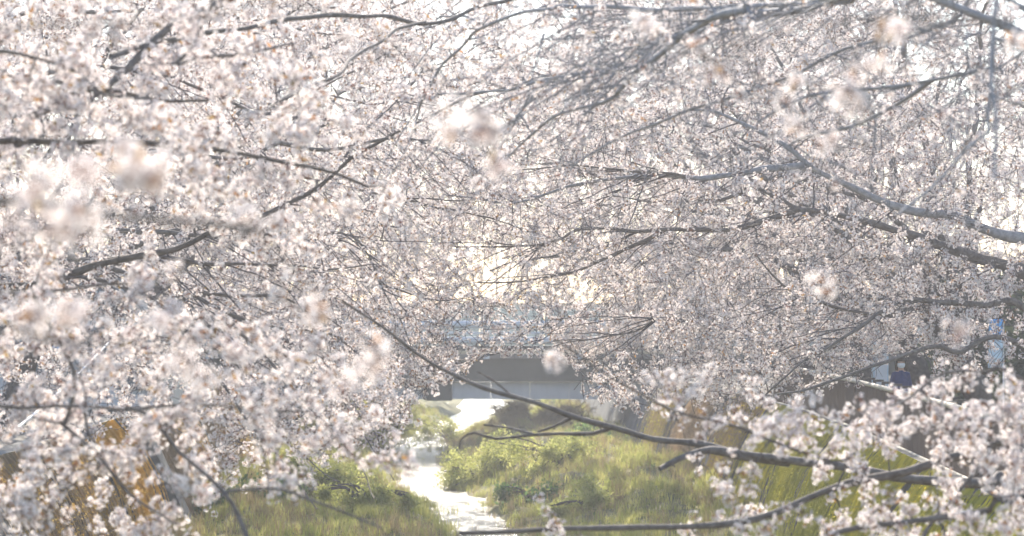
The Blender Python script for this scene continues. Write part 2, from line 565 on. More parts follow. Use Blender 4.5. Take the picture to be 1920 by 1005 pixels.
def cluster(nf, rad, fr, buds, leaves):
    mb = MB()
    ga = math.pi * (3 - math.sqrt(5))
    off = random.uniform(0, 6)
    for i in range(nf):
        z = 1 - 2 * (i + 0.5) / nf
        rr = math.sqrt(1 - z * z)
        d = np.array([rr * math.cos(ga * i + off), rr * math.sin(ga * i + off), z]) + np.array([random.gauss(0, .25) for _ in range(3)])
        d /= np.linalg.norm(d)
        c = d * rad * random.uniform(0.65, 1.15)
        nv = d + np.array([random.gauss(0, .35) for _ in range(3)])
        flower(mb, c, nv, fr * random.uniform(0.85, 1.1), random.uniform(0, 6), random.uniform(0.15, 0.6))
        a, b, _ = basis(d)
        w = 0.0014
        mb.add([a * w, -a * w, c - a * w, c + a * w], [(0, 1, 2, 3)], 2)
        # calyx behind the flower
        a, b, nn = basis(nv)
        q = c - nn * fr * 0.42
        mb.add([q, c + a * fr * .2, c - a * fr * .1 + b * fr * .18, c - a * fr * .1 - b * fr * .18], [(0, 1, 2), (0, 2, 3), (0, 3, 1)], 2)
    for i in range(buds):
        d = np.array([random.gauss(0, 1) for _ in range(3)]); d /= np.linalg.norm(d)
        c = d * rad * 1.1
        a, b, nn = basis(d)
        s = fr * 0.3
        mb.add([a * .0014, -a * .0014, c - a * .0014, c + a * .0014], [(0, 1, 2, 3)], 2)
        mb.add([c - nn * s, c + a * s * .6, c + b * s * .6, c - a * s * .6, c - b * s * .6, c + nn * s], [(0, 2, 1), (0, 3, 2), (0, 4, 3), (0, 1, 4)], 2)
        mb.add([c + a * s * .6, c + b * s * .6, c - a * s * .6, c - b * s * .6, c + nn * s * 1.4], [(0, 1, 4), (1, 2, 4), (2, 3, 4), (3, 0, 4)], 1)
    for i in range(leaves):
        d = np.array([random.gauss(0, 1) for _ in range(3)]); d /= np.linalg.norm(d)
        a, b, nn = basis(d)
        c = d * 0.0
        l, w = rad * 0.5 + 0.04 * random.uniform(.7, 1.2), 0.010
        mb.add([c, c + nn * l * .5 + a * w, c + nn * l, c + nn * l * .5 - a * w], [(0, 1, 2, 3)], 3)
    return mb.mesh('blossom_cluster', [M['petal'], M['throat'], M['calyx'], M['young_leaf']])


CL = []
for nf, rad, buds, leaves in ((9, .042, 1, 0), (7, .036, 2, 1), (11, .048, 1, 0), (5, .027, 2, 1), (8, .042, 1, 1), (10, .046, 0, 0), (4, .021, 2, 2), (6, .036, 2, 0)):
    CL.append(cluster(nf, rad, 0.0185, buds, leaves))
CC = proto_collection('blossom_cluster_kind', CL)


# ------------------------------------------------------------------ cherry trees
def ylim_mid(x):
    """photo row below which the trees behind hang no branches: the open view down to the river"""
    return np.interp(x, [-200, 300, 420, 560, 650, 740, 800, 870, 930, 1040, 1090, 1180, 1300, 1420, 1560, 1700, 1920, 2200],
                     [810, 830, 875, 890, 870, 815, 755, 690, 650, 685, 765, 815, 805, 770, 730, 690, 700, 700])


FEATURE = []                   # heavy wood that carries no flowers right on it: rows of (photo x, y, distance, half width)
WINDOWS = [(790, 1030, 594, 655, 0.55), (150, 350, 535, 645, 0.5), (1590, 1690, 690, 760, 0.5)]   # gaps between the crowns: photo x0, x1, y0, y1, share of flowers missing


def feature(L, rad):
    x, y = proj(L)
    FEATURE.append(np.stack([x, y, L[:, 1], rad * FPX / L[:, 1]], 1))


class Tree:
    def __init__(self, base, label, group, limit=None, trunk_r=0.22):
        self.root = empty('cherry_tree', base)
        tag(self.root, label, 'tree', group)
        self.base = np.array(base, float)
        self.limit = limit
        self.nodes, self.nrad = [], []
        self.cl = []           # cluster points
        self.tw = MB()
        self.trunk_r = trunk_r
        self.wood = 1.0
        self.clump, self.clump_scale, self.barkm, self.twigm = None, 1.3, 'bark', 'twig'

    def ok(self, P):
        if self.limit is None:
            return np.ones(len(np.atleast_2d(P)), bool)
        x, y = proj(P)
        wob = 22 * np.sin(x * 0.021 + self.base[1]) + 14 * np.sin(x * 0.057 + 2 * self.base[1])
        return y < self.limit(x) + wob

    def limb(self, pts, r0, r1, name='branch', wob=0.02, sides=8, clip=False, m=None, feat=False):
        m = m or self.barkm
        L = smooth_line(pts, 0.12)
        n = len(L)
        k = np.zeros((n, 3))
        for ax in range(3):
            ph = rng.uniform(0, 6, 3)
            s = np.arange(n) * 0.12
            k[:, ax] = np.sin(s * 2.1 + ph[0]) + 0.6 * np.sin(s * 4.7 + ph[1]) + 0.35 * np.sin(s * 9 + ph[2])
        L = L + k * wob
        rad = r0 + (r1 - r0) * np.linspace(0, 1, n) ** 0.8
        if clip:
            o = self.ok(L)
            if not o.all():
                cut = max(int(np.argmin(o)), 4)
                L, rad = L[:cut], rad[:cut]
                rad = rad * np.linspace(1, 0.45, len(rad))
        # knots and swellings
        rad = rad * (1 + 0.07 * np.sin(np.arange(len(L)) * 0.9 + rng.uniform(0, 6)) + rng.normal(0, 0.055, len(L)))
        # spurs and leaf scars standing off the wood
        ns_ = int(len(L) * 0.3) if name == 'branch' else 0
        if ns_:
            ii = rng.integers(1, len(L), ns_)
            dv = rng.normal(0, 1, (ns_, 3)); dv /= np.linalg.norm(dv, axis=1)[:, None]
            lg = (rad[ii] + rng.uniform(0.01, 0.05, ns_))[:, None, None] * np.linspace(0, 1, 3)[None, :, None]
            self.tw.tubes(L[ii][:, None] + dv[:, None] * lg, np.broadcast_to(np.array([.010, .008, .005]), (ns_, 3)) * np.clip(rad[ii] / .03, .5, 1.2)[:, None], 4)
        MB().tube(L, rad, sides).build(name, M[m], self.root, True)
        if feat:
            feature(L, rad)
        self.nodes.append(L)
        self.nrad.append(rad)
        return L

    def spray(self, targets, twigs=5, tl=(0.15, 0.45), dens=0.10, bare=0.0, size=1.0, maxlen=3.0):
        """grow a side branch from the nearest wood to each target, with flowering twigs along it"""
        self.size = size
        T = np.asarray(targets, float)
        T = T[self.ok(T)]
        node = np.concatenate(self.nodes)
        nr = np.concatenate(self.nrad)
        K = 9
        cap = len(node) + len(T) * 4
        NO = np.zeros((cap, 3)); NO[:len(node)] = node
        NR = np.zeros(cap); NR[:len(node)] = nr
        cnt = len(node)
        d0 = np.array([((node - t) ** 2).sum(1).min() for t in T])
        T = T[np.argsort(d0)]
        u = np.linspace(0, 1, K)[:, None]
        w0, w1, w2 = (1 - u) ** 2, 2 * u * (1 - u), u * u
        BR, LN, R0 = [], [], []
        g1, g2 = rng.normal(0, 0.16, (len(T), 3)), rng.normal(0, 0.012, (len(T), K, 3))
        for j, t in enumerate(T):
            dd = NO[:cnt] - t
            d = (dd * dd).sum(1)
            i = int(np.argmin(d))
            ln = math.sqrt(d[i])
            if ln < 0.08 or ln > maxlen:
                continue
            p = NO[i]
            c = (p + t) / 2 + g1[j] * ln
            c[2] += 0.12 * ln
            br = w0 * p + w1 * c + w2 * t
            br[1:-1] += g2[j, 1:-1] * min(1, ln)
            r0 = min(NR[i] * 0.75, (0.006 + 0.008 * ln) * self.wood)
            NO[cnt:cnt + 4] = br[2::2]
            NR[cnt:cnt + 4] = np.linspace(r0, 0.003 * self.wood, K)[2::2]
            cnt += 4
            BR.append(br); LN.append(ln); R0.append(r0)
        if not BR:
            return
        BR, LN, R0 = np.array(BR), np.array(LN), np.array(R0)
        self.tw.tubes(BR, R0[:, None] + (0.003 * self.wood - R0[:, None]) * u.T, 4)
        # flowers on the outer part of each side branch
        for j in range(len(BR)):
            uu = np.arange(0.3 * LN[j], LN[j], dens * 1.4) / LN[j] * (K - 1)
            uu = uu[rng.random(len(uu)) > bare]
            i0 = np.minimum(uu.astype(int), K - 2)
            f = (uu - i0)[:, None]
            self.cl.append(BR[j][i0] * (1 - f) + BR[j][i0 + 1] * f + rng.normal(0, 0.03, (len(uu), 3)))
        # flowering twigs
        N_ = len(BR) * twigs
        ib = np.repeat(np.arange(len(BR)), twigs)
        q = BR[ib, np.minimum(K - 1, (rng.uniform(0.25, 1.0, N_) * K).astype(int))]
        di = rng.normal(0, 1, (N_, 3)) + 0.9 * (BR[ib, -1] - BR[ib, 0]) / LN[ib, None]
        di[:, 2] += rng.uniform(-0.5, 0.4, N_)
        di /= np.linalg.norm(di, axis=1)[:, None]
        l = rng.uniform(tl[0], tl[1], N_)
        e = q + di * l[:, None]
        k = self.ok(e)
        q, e, l = q[k], e[k], l[k]
        c = (q + e) / 2 + rng.normal(0, 0.12, (len(q), 3)) * l[:, None]
        u5 = np.linspace(0, 1, 5)[None, :, None]
        TT = (1 - u5) ** 2 * q[:, None] + 2 * u5 * (1 - u5) * c[:, None] + u5 * u5 * e[:, None]
        self.tw.tubes(TT, np.broadcast_to(np.linspace(0.0036, 0.0018, 5) * self.wood, (len(q), 5)), 3)
        m = np.maximum(1, (l / dens).astype(int))
        for mm in np.unique(m):
            X = TT[m == mm]
            for w in np.linspace(0.3, 1.0, mm):
                Y = X[:, min(4, int(round(w * 4)))]
                Y = Y[rng.random(len(Y)) > bare]
                self.cl.append(Y + rng.normal(0, 0.022, Y.shape))

    def fan(self, n, sx, slope, ln, r0, box, every=0.4):
        """long slender shoots that leave the limbs all in one sweep, as on an old spreading tree"""
        node = np.concatenate(self.nodes)
        x, y = proj(node)
        node = node[(x > box[0]) & (x < box[1]) & (y > box[2]) & (y < box[3])]
        if not len(node):
            return
        p = node[rng.integers(0, len(node), n)]
        a = rng.normal(slope[0], slope[1], n)
        L = rng.uniform(ln[0], ln[1], n)
        d = np.stack([sx * np.cos(a), rng.normal(0, .3, n), -np.sin(a)], 1)
        d /= np.linalg.norm(d, axis=1)[:, None]
        K = 13
        u = np.linspace(0, 1, K)[None, :, None]
        C = p[:, None] + d[:, None] * L[:, None, None] * u
        C[..., 2] += (rng.normal(-0.10, 0.12, n) * L)[:, None] * u[..., 0] ** 2
        C[:, 1:] += np.cumsum(rng.normal(0, 0.012, (n, K - 1, 3)), 1) * L[:, None, None] * 0.6
        k = self.ok(C[:, -1]) & self.ok(C[:, K // 2])
        C, L = C[k], L[k]
        if FEATURE:            # shoots do not run along in front of the heavy limbs
            x, y = proj(C.reshape(-1, 3))
            hit = np.zeros(len(x), int)
            for F_ in FEATURE[:3]:
                F2 = F_[::4]
                d2 = (x[:, None] - F2[None, :, 0]) ** 2 + (y[:, None] - F2[None, :, 1]) ** 2
                j = d2.argmin(1)
                hit += (d2[np.arange(len(x)), j] < (F2[j, 3] + 7) ** 2) & (C.reshape(-1, 3)[:, 1] < F2[j, 2])
            k = hit.reshape(C.shape[:2])[:, 3:].sum(1) < 1
            C, L = C[k], L[k]
        rr = np.linspace(1, 0.3, K)[None] * (r0 * rng.uniform(.6, 1.3, len(C)))[:, None]
        self.tw.tubes(C, rr, 5)
        self.nodes.extend(C[:, 3:])
        self.nrad.extend(rr[:, 3:])
        m = rng.random((len(C), K)) < (L[:, None] / K / every)
        self.cl.append(C[m] + rng.normal(0, .03, (int(m.sum()), 3)))

    def finish(self, singles=0):
        if self.tw.n:
            o = self.tw.build('twigs', M[self.twigm], self.root)
            o['kind'] = 'stuff'
        P = np.concatenate(self.cl) if self.cl else np.zeros((0, 3))
        if not len(P):
            return 0
        P = P[self.ok(P)]
        if self.base[1] < 50:      # a natural gap in the flowers where the promenade shows
            x, y = proj(P)
            P = P[~((np.abs(x - 1684) < 24) & (np.abs(y - 693) < 34) & (P[:, 1] < 49))]
        x, y = proj(P)
        for x0, x1, y0, y1, pr in WINDOWS:
            k = (x > x0) & (x < x1) & (y > y0) & (y < y1) & (rng.random(len(P)) < pr)
            P, x, y = P[~k], x[~k], y[~k]
        if FEATURE:
            for F_ in FEATURE:
                F2 = F_[::3]
                bx = (x > F2[:, 0].min() - 30) & (x < F2[:, 0].max() + 30) & (y > F2[:, 1].min() - 30) & (y < F2[:, 1].max() + 30)
                idx = np.nonzero(bx)[0]
                if not len(idx):
                    continue
                d2 = (x[idx, None] - F2[None, :, 0]) ** 2 + (y[idx, None] - F2[None, :, 1]) ** 2
                j = d2.argmin(1)
                half = F2[j, 3] + 0.05 * FPX / P[idx, 1] * 0.9
                drop = (d2[np.arange(len(idx)), j] < half ** 2) & (P[idx, 1] < F2[j, 2] + 0.15) & (rng.random(len(idx)) < 0.88)
                k = np.ones(len(P), bool)
                k[idx[drop]] = False
                P, x, y = P[k], x[k], y[k]
        if self.clump is not None:
            # flowers come in masses with open wood between them
            k = 2 * math.pi / self.clump_scale
            n_ = sum(np.sin(k * (P @ np.array(a)) + ph) for a, ph in (((1, .3, .2), 1.0), ((-.2, .9, .7), 2.1), ((.5, -.6, 1.1), .4), ((1.3, .8, -.9), 3.3), ((-.7, 1.5, 1.4), 5.0)))
            P = P[(n_ + rng.normal(0, .6, len(P))) > self.clump]
        x, y = proj(P)
        seen = (x > -25) & (x < 1945) & (y > -25) & (y < 1030)
        near = (x > -500) & (x < 2420) & (y > -450) & (y < 1300)
        P, seen = P[near], seen[near]
        order = np.argsort(np.where(seen, P[:, 1], 1e6))
        P = P[order]
        k = min(singles, int(seen.sum()))
        rot = rng.uniform(0, 6.28, (len(P), 3))
        scl = rng.uniform(0.8, 1.25, len(P)) * self.size
        pick = rng.integers(0, len(CL), len(P))
        loc0 = Vector(self.base)
        for i in range(k):
            o = bpy.data.objects.new('blossom_cluster', CL[pick[i]])
            o.location = Vector(P[i]) - loc0
            o.rotation_euler = rot[i]
            o.scale = (scl[i],) * 3
            o.parent = self.root
            COL.objects.link(o)
        if len(P) > k:
            scatter('blossoms', CC, P[k:], rot[k:], scl[k:], self.root, pick[k:])
        return len(P)


def px(pts, Y, Y2=None):
    n = len(pts)
    Y2 = Y if Y2 is None else Y2
    return [at(p[0], p[1], Y + (Y2 - Y) * i / max(1, n - 1)) for i, p in enumerate(pts)]


def sample_px(n, fn, y0, y1):
    """n targets whose photo position is drawn by fn() and whose distance lies between y0 and y1"""
    out = []
    while len(out) < n:
        p = fn()
        if p is None:
            continue
        out.append(at(p[0], p[1], rng.uniform(y0, y1)))
    return np.array(out)


def rect(x0, x1, y0, y1, dens=None):
    def f():
        x, y = rng.uniform(x0, x1), rng.uniform(y0, y1)
        if dens is not None and rng.random() > dens(x, y):
            return None
        return x, y
    return f


TOTAL = 0
# ---- the sharp tree on the right bank whose long limbs reach across the picture
t = Tree((9.3, 39, TOPZ), 'cherry tree at the right edge with three long sharp grey limbs', 'cherry trees along the right bank', ylim_mid, 0.3)
t.clump, t.clump_scale, t.wood = -0.5, 1.1, 1.6
t.limb([(9.3, 39, TOPZ - .1), (9.25, 39, TOPZ + .7), (9.2, 38.9, TOPZ + 1.5), (9.4, 38.8, TOPZ + 3), (9.9, 38.7, TOPZ + 5)], 0.32, 0.16, 'trunk', 0.02, 12, m='bark_dark')
h = (9.5, 38.8, TOPZ + 3.7)
A = t.limb([h] + px([(1920, 446), (1830, 427), (1790, 408), (1700, 391), (1640, 370), (1580, 340), (1520, 312), (1490, 288), (1440, 258), (1385, 228), (1330, 207), (1290, 203)], 38.5, 37), 0.12, 0.018, feat=True, m='bark_pale')  # paler bark than the tree's other limbs: the light on it is in the colour
t.limb(px([(1508, 306), (1470, 312), (1410, 320), (1330, 331), (1280, 333), (1200, 334), (1130, 337), (1080, 347), (1020, 364), (960, 378), (900, 376), (830, 366)], 37.6, 38), 0.06, 0.009, feat=True, m='bark_pale')  # same paler bark, standing in for light along this limb
t.limb(px([(1290, 332), (1240, 326), (1180, 317), (1110, 311), (1040, 313), (960, 322)], 37.7, 37), 0.026, 0.008)
t.limb([(9.3, 38.9, TOPZ + 2.9)] + px([(1920, 508), (1850, 487), (1780, 465), (1700, 440), (1640, 420), (1560, 400), (1500, 390), (1465, 372), (1420, 352)], 39.2, 40), 0.14, 0.03, feat=True)
t.limb(px([(1505, 391), (1440, 412), (1360, 427), (1280, 430), (1200, 434), (1090, 430), (1055, 446), (980, 459), (900, 463), (840, 462)], 39.8, 40), 0.06, 0.009, feat=True)
t.limb(px([(1250, 424), (1190, 460), (1130, 488), (1080, 509), (1020, 523), (960, 528), (888, 526)], 39.9, 40.5), 0.042, 0.010, feat=True)
t.limb([(9.2, 38.9, TOPZ + 1.3)] + px([(1920, 578), (1830, 574), (1740, 561), (1700, 560), (1660, 580), (1600, 622), (1540, 658), (1490, 690), (1430, 745)], 38, 36), 0.09, 0.012, feat=True)
t.limb([(9.2, 38.8, TOPZ + 0.9)] + px([(1900, 640), (1800, 658), (1750, 645), (1700, 665), (1620, 692), (1540, 726), (1450, 737)], 37, 35), 0.075, 0.014, feat=True)
t.limb(px([(1400, 352), (1340, 376), (1300, 374), (1240, 377), (1190, 377), (1150, 370)], 41, 42), 0.04, 0.012)
t.limb(px([(1300, 600), (1250, 595), (1220, 605), (1190, 622), (1120, 635), (1060, 645), (1000, 665)], 38, 38), 0.02, 0.006)
t.limb(px([(1420, 480), (1480, 545), (1550, 568), (1640, 590)], 37.5, 38.2), 0.012, 0.03)
t.fan(130, -1, (0.35, 0.35), (0.8, 2.6), 0.011, (950, 1900, 180, 650))
den = lambda x, y: np.interp(x, [800, 900, 1300, 1920], [0.7, 0.9, 0.8, 1.0])
t.spray(sample_px(820, rect(800, 2080, 120, 760, den), 35.5, 42), 7, (0.15, 0.55), 0.11, size=1.1)
TOTAL += t.finish(300)

# ---- near tree on the right whose big bough crosses the lower half
t = Tree((7.3, 22.5, TOPZ), 'cherry tree whose grey bough slants across the river view', 'cherry trees along the right bank', None, 0.3)
t.limb([(7.3, 22.5, TOPZ - .1), (7.2, 22.5, TOPZ + .5), (7.05, 22.4, TOPZ + 1.0), (7.3, 22.3, TOPZ + 2.4), (7.9, 22, TOPZ + 4)], 0.28, 0.14, 'trunk', 0.02, 12, m='bark_dark')
t.limb([(7.1, 22.4, TOPZ + 0.7)] + px([(1920, 893), (1860, 904), (1740, 897), (1600, 880), (1500, 867), (1400, 853), (1300, 834), (1220, 820), (1150, 798), (1060, 773), (960, 743), (860, 708), (760, 650), (690, 600), (640, 562)], 22.3, 21), 0.072, 0.011, wob=0.014, feat=True)
t.limb(px([(1480, 866), (1400, 856), (1350, 846), (1315, 846), (1270, 861), (1236, 880)], 22, 21.4), 0.05, 0.026, wob=0.004)
t.limb(px([(1152, 800), (1112, 814), (1050, 813), (990, 816), (930, 823), (890, 811), (868, 822), (862, 840)], 21.7, 22), 0.022, 0.007, wob=0.004)
t.limb(px([(1075, 780), (1040, 798), (1008, 809)], 21.6, 21.8), 0.016, 0.010, wob=0.003)
t.limb(px([(1000, 813), (960, 803), (906, 797)], 21.8, 22), 0.012, 0.009, wob=0.003)
t.limb(px([(960, 742), (925, 712), (895, 696)], 21.5, 21.5), 0.012, 0.006, wob=0.004)
t.limb([(7.1, 22.4, TOPZ + 0.8)] + px([(1930, 830), (1850, 850), (1790, 858), (1700, 885), (1600, 905), (1520, 933), (1450, 965), (1380, 980), (1270, 985), (1150, 988), (1000, 994), (860, 1001)], 19.5, 18.5), 0.075, 0.016, wob=0.008, feat=True)
t.limb(px([(1560, 868), (1480, 838), (1380, 800), (1280, 775), (1200, 735), (1120, 690), (1060, 650), (1035, 640)], 17, 15.5), 0.012, 0.006, wob=0.008)
t.limb([(6.8, 22, TOPZ + .9)] + px([(1935, 720), (1860, 700), (1780, 690), (1700, 742), (1650, 760)], 18, 17), 0.035, 0.008)
t.limb([(6.8, 22, TOPZ + .6)] + px([(1940, 930), (1860, 955), (1760, 975), (1650, 990), (1560, 1010)], 17, 16.5), 0.05, 0.02)
t.limb(px([(1850, 850), (1815, 885), (1780, 935), (1740, 985), (1720, 1030)], 19, 18.5), 0.022, 0.012)
den = lambda x, y: (y > np.interp(x, [1000, 1150, 1240, 1400, 1560, 1700, 1920], [960, 880, 700, 730, 760, 740, 690])) * np.interp(x, [1000, 1150, 1400, 1650, 1920], [0.08, 0.22, 0.5, 0.75, 1.0]) * (1.0 if y < 860 else (0.38 if x < 1500 else 0.7))
t.spray(sample_px(132, rect(1000, 2120, 640, 1060, den), 15.5, 19.5), 4, (0.08, 0.26), 0.085, maxlen=1.6)
TOTAL += t.finish(300)

# ---- near bare-limbed tree over the upper right
t = Tree((7.0, 19, TOPZ), 'thinly flowering cherry tree with blurred grey limbs across the top right', 'cherry trees along the right bank', None, 0.26)
t.barkm, t.twigm = 'bark_pale', 'twig_pale'
M['twig_pale'] = noise_mat('pale_twig_bark', (0.17, 0.16, 0.16), (0.31, 0.30, 0.31), 20, 0.7, 0, 2)
t.wood = 1.25
t.limb([(7.0, 19, TOPZ - .1), (6.9, 19, TOPZ + 1.5), (6.7, 19, TOPZ + 2.6), (6.4, 19, TOPZ + 3.6)], 0.26, 0.15, 'trunk', 0.02, 12, m='bark_dark')
h = (6.75, 19, TOPZ + 2.4)
t.limb([h] + px([(1930, 20), (1780, 45), (1650, 80), (1560, 105), (1480, 140), (1400, 165), (1280, 215), (1180, 250), (1090, 300)], 19, 21), 0.03, 0.010)
t.limb([(6.4, 19, TOPZ + 3.6)] + px([(1700, -30), (1600, 2), (1500, 10), (1400, 17), (1280, 12), (1140, 13), (1060, 12), (1020, 22), (910, 47), (862, 80), (825, 128), (795, 190), (778, 235)], 19, 25), 0.045, 0.010)
t.limb(px([(1080, 10), (1045, -5), (1020, -20)], 24, 24), 0.02, 0.012)
t.limb(px([(907, 48), (868, 34), (820, 33)], 24.5, 25), 0.014, 0.009)
t.limb(px([(1620, -25), (1540, 5), (1460, 18), (1400, 24), (1330, 55), (1280, 62), (1200, 90), (1130, 120), (1020, 154), (920, 174), (820, 180), (740, 178)], 19, 25), 0.045, 0.008)
t.limb(px([(1022, 153), (970, 208), (935, 238), (915, 270)], 23, 24), 0.016, 0.007)
t.limb(px([(1400, 15), (1330, 45), (1270, 72), (1215, 112), (1170, 160), (1140, 185), (1080, 206), (1000, 252), (940, 300)], 18, 22), 0.035, 0.008)
t.limb([h] + px([(1930, 97), (1860, 125), (1780, 140), (1700, 154), (1620, 160), (1520, 180), (1430, 225)], 18, 19), 0.042, 0.010)
t.limb(px([(1750, 146), (1690, 190), (1620, 225), (1540, 247), (1480, 280)], 18.5, 20), 0.022, 0.008)
t.limb([h] + px([(1930, 205), (1850, 240), (1800, 285), (1740, 350), (1690, 400)], 17, 16), 0.022, 0.008)
t.limb(px([(1872, -40), (1862, 60), (1856, 150), (1866, 220), (1864, 340)], 12, 11.5), 0.014, 0.008, wob=0.004)
t.spray(sample_px(240, rect(1060, 2080, -100, 340, lambda x, y: 1.0 if y < 250 else 0.5), 16, 23), 4, (0.15, 0.6), 0.25, 0.90, maxlen=2.5)
t.fan(95, -1, (0.36, 0.2), (0.7, 1.9), 0.0075, (1200, 1980, -60, 190), 0.9)
t.fan(40, -1, (0.5, 0.3), (0.5, 1.6), 0.008, (800, 1250, -60, 260), 0.5)
t.spray(sample_px(70, rect(760, 1250, -60, 300), 21, 26), 4, (0.12, 0.4), 0.14, 0.3, maxlen=2.5)
TOTAL += t.finish(300)

_l = smooth_line(px([(330, 468), (385, 445), (450, 426), (520, 392), (590, 350), (650, 300), (700, 268)], 26.8, 27), .1)
feature(_l, np.full(len(_l), 0.05))
# ---- near left tree: the out-of-focus mass
t = Tree((-8.9, 17.5, TOPZ), 'cherry tree with large soft blossoms filling the left side', 'cherry trees along the left bank', None, 0.3)
t.limb([(-8.9, 17.5, TOPZ - .1), (-8.6, 17.4, TOPZ + .9), (-8.0, 17.4, TOPZ + 1.7), (-7.8, 17.5, TOPZ + 3)], 0.3, 0.16, 'trunk', 0.02, 12, m='bark_dark')
h = (-8.1, 17.4, TOPZ + 1.6)
t.limb([h] + px([(-300, 285), (-60, 275), (40, 268), (130, 264), (260, 266), (400, 276), (500, 292), (600, 322), (690, 355)], 17, 18.5), 0.06, 0.012, m='bark_dark', feat=True)
t.limb(px([(40, 272), (52, 225), (110, 202), (170, 175), (240, 182), (300, 190), (390, 180)], 17, 18), 0.04, 0.010, m='bark_dark', feat=True)
t.limb([h] + px([(-200, 150), (0, 150), (60, 158), (130, 165), (200, 182), (290, 188)], 16, 16.5), 0.04, 0.012)
t.limb(px([(-80, 100), (0, 92), (60, 100), (150, 130)], 15, 15.5), 0.02, 0.008)
t.limb(px([(170, 180), (240, 120), (310, 52), (360, 30), (425, -5), (480, -40)], 19, 20), 0.024, 0.04, feat=True)
t.limb(px([(200, 105), (310, 76), (420, 51), (530, 40), (640, 31), (715, 34), (795, 42), (868, 22), (950, 2), (1010, -15)], 19, 24), 0.022, 0.020, feat=True)
t.limb(px([(795, 41), (740, 62), (680, 96), (640, 130), (540, 186), (480, 212)], 22, 18), 0.018, 0.010, feat=True)
t.limb(px([(330, 117), (380, 100), (440, 96), (500, 94), (550, 84)], 17, 18), 0.016, 0.009)
t.limb(px([(325, 119), (350, 98), (370, 60), (392, 15), (400, -20)], 17, 17), 0.014, 0.010)
t.limb([h] + px([(-250, 700), (-40, 760), (110, 764), (200, 770), (240, 773), (330, 766), (450, 759), (560, 765)], 15.5, 16.5), 0.03, 0.007, feat=True)
t.limb(px([(230, 770), (290, 785), (345, 850), (400, 898), (440, 943), (462, 1000), (470, 1040)], 15.8, 15), 0.012, 0.016, feat=True)
t.limb(px([(425, 920), (500, 918), (560, 930), (640, 960), (720, 1000)], 15.2, 15), 0.012, 0.006)
t.limb(px([(160, 772), (165, 800), (185, 835)], 15.6, 15.5), 0.012, 0.007)
t.limb(px([(120, 800), (200, 870), (250, 930), (330, 985)], 16.5, 16), 0.014, 0.009)
t.limb(px([(60, 560), (130, 700), (120, 800)], 15.8, 16), 0.016, 0.012)
t.limb([h] + px([(-150, 560), (0, 545), (90, 540), (180, 528), (300, 540)], 16, 17.5), 0.035, 0.008)
den = lambda x, y: (np.interp(x, [0, 200, 420, 620, 800], [1, 0.95, 0.75, 0.35, 0.05])
                    * np.interp(y, [-50, 300, 420, 520, 700, 790, 1005], [1, 1, 0.5, 0.55, 0.95, 0.9, 0.6])
                    * (1 if (x < 420 or y < 700) else 0.8))
t.spray(sample_px(300, rect(-210, 780, -80, 1080, den), 14.5, 19), 4, (0.08, 0.28), 0.10, maxlen=2.2, size=1.1)
TOTAL += t.finish(300)

# ---- second left tree
t = Tree((-9.3, 27, TOPZ), 'cherry tree with a thick brown limb rising through the left half', 'cherry trees along the left bank', ylim_mid, 0.3)
t.limb([(-9.3, 27, TOPZ - .1), (-9.0, 27, TOPZ + 1), (-8.3, 27, TOPZ + 1.8), (-8.2, 27, TOPZ + 3.4)], 0.3, 0.16, 'trunk', 0.02, 12, m='bark_dark')
h = (-8.4, 27, TOPZ + 1.6)
t.limb([h] + px([(-200, 560), (0, 540), (120, 515), (200, 490), (330, 468), (385, 445), (450, 426), (520, 392), (590, 350), (650, 300), (700, 268), (790, 226), (860, 196), (925, 172), (1010, 150)], 26, 27.5), 0.078, 0.008, m='bark_dark')
t.limb(px([(200, 490), (280, 480), (400, 490), (520, 500), (640, 505), (700, 498)], 26.5, 28), 0.035, 0.008)
t.limb(px([(330, 560), (400, 555), (460, 552), (520, 555), (570, 575), (640, 610)], 27, 28), 0.03, 0.008)
t.limb([h] + px([(-100, 600), (120, 520), (260, 545), (330, 600), (400, 640), (450, 700)], 26, 27), 0.05, 0.010)
t.limb(px([(640, 300), (690, 240), (735, 200), (800, 120), (815, 60)], 27, 28), 0.016, 0.006)
t.limb([(-8.2, 27, TOPZ + 3.2)] + px([(-120, 200), (100, 130), (300, 140), (480, 212), (600, 165), (720, 100)], 25, 27), 0.05, 0.009)
t.limb(px([(520, 270), (600, 280), (680, 265), (740, 258), (800, 262)], 26, 27), 0.03, 0.010)
t.fan(50, 1, (0.45, 0.4), (0.6, 2.0), 0.009, (100, 800, 100, 620))
den = lambda x, y: np.interp(x, [0, 450, 650, 800, 940], [1, 1, 0.75, 0.45, 0.1]) * np.interp(y, [0, 500, 800], [1, 1, .8])
t.spray(sample_px(410, rect(-180, 940, -80, 840, den), 24, 30), 5, (0.1, 0.35), 0.09, maxlen=2.4)
t.limit = None
t.limb(px([(330, 600), (400, 700), (470, 800), (540, 880), (600, 950)], 26.5, 24.5), 0.02, 0.006)
t.limb(px([(450, 620), (540, 720), (620, 800), (680, 880), (700, 930)], 27, 25), 0.018, 0.005)
t.spray(sample_px(70, rect(380, 740, 700, 990, lambda x, y: y < 1080 - 0.36 * x), 24, 27), 4, (0.08, 0.3), 0.11, maxlen=1.6)
TOTAL += t.finish(300)

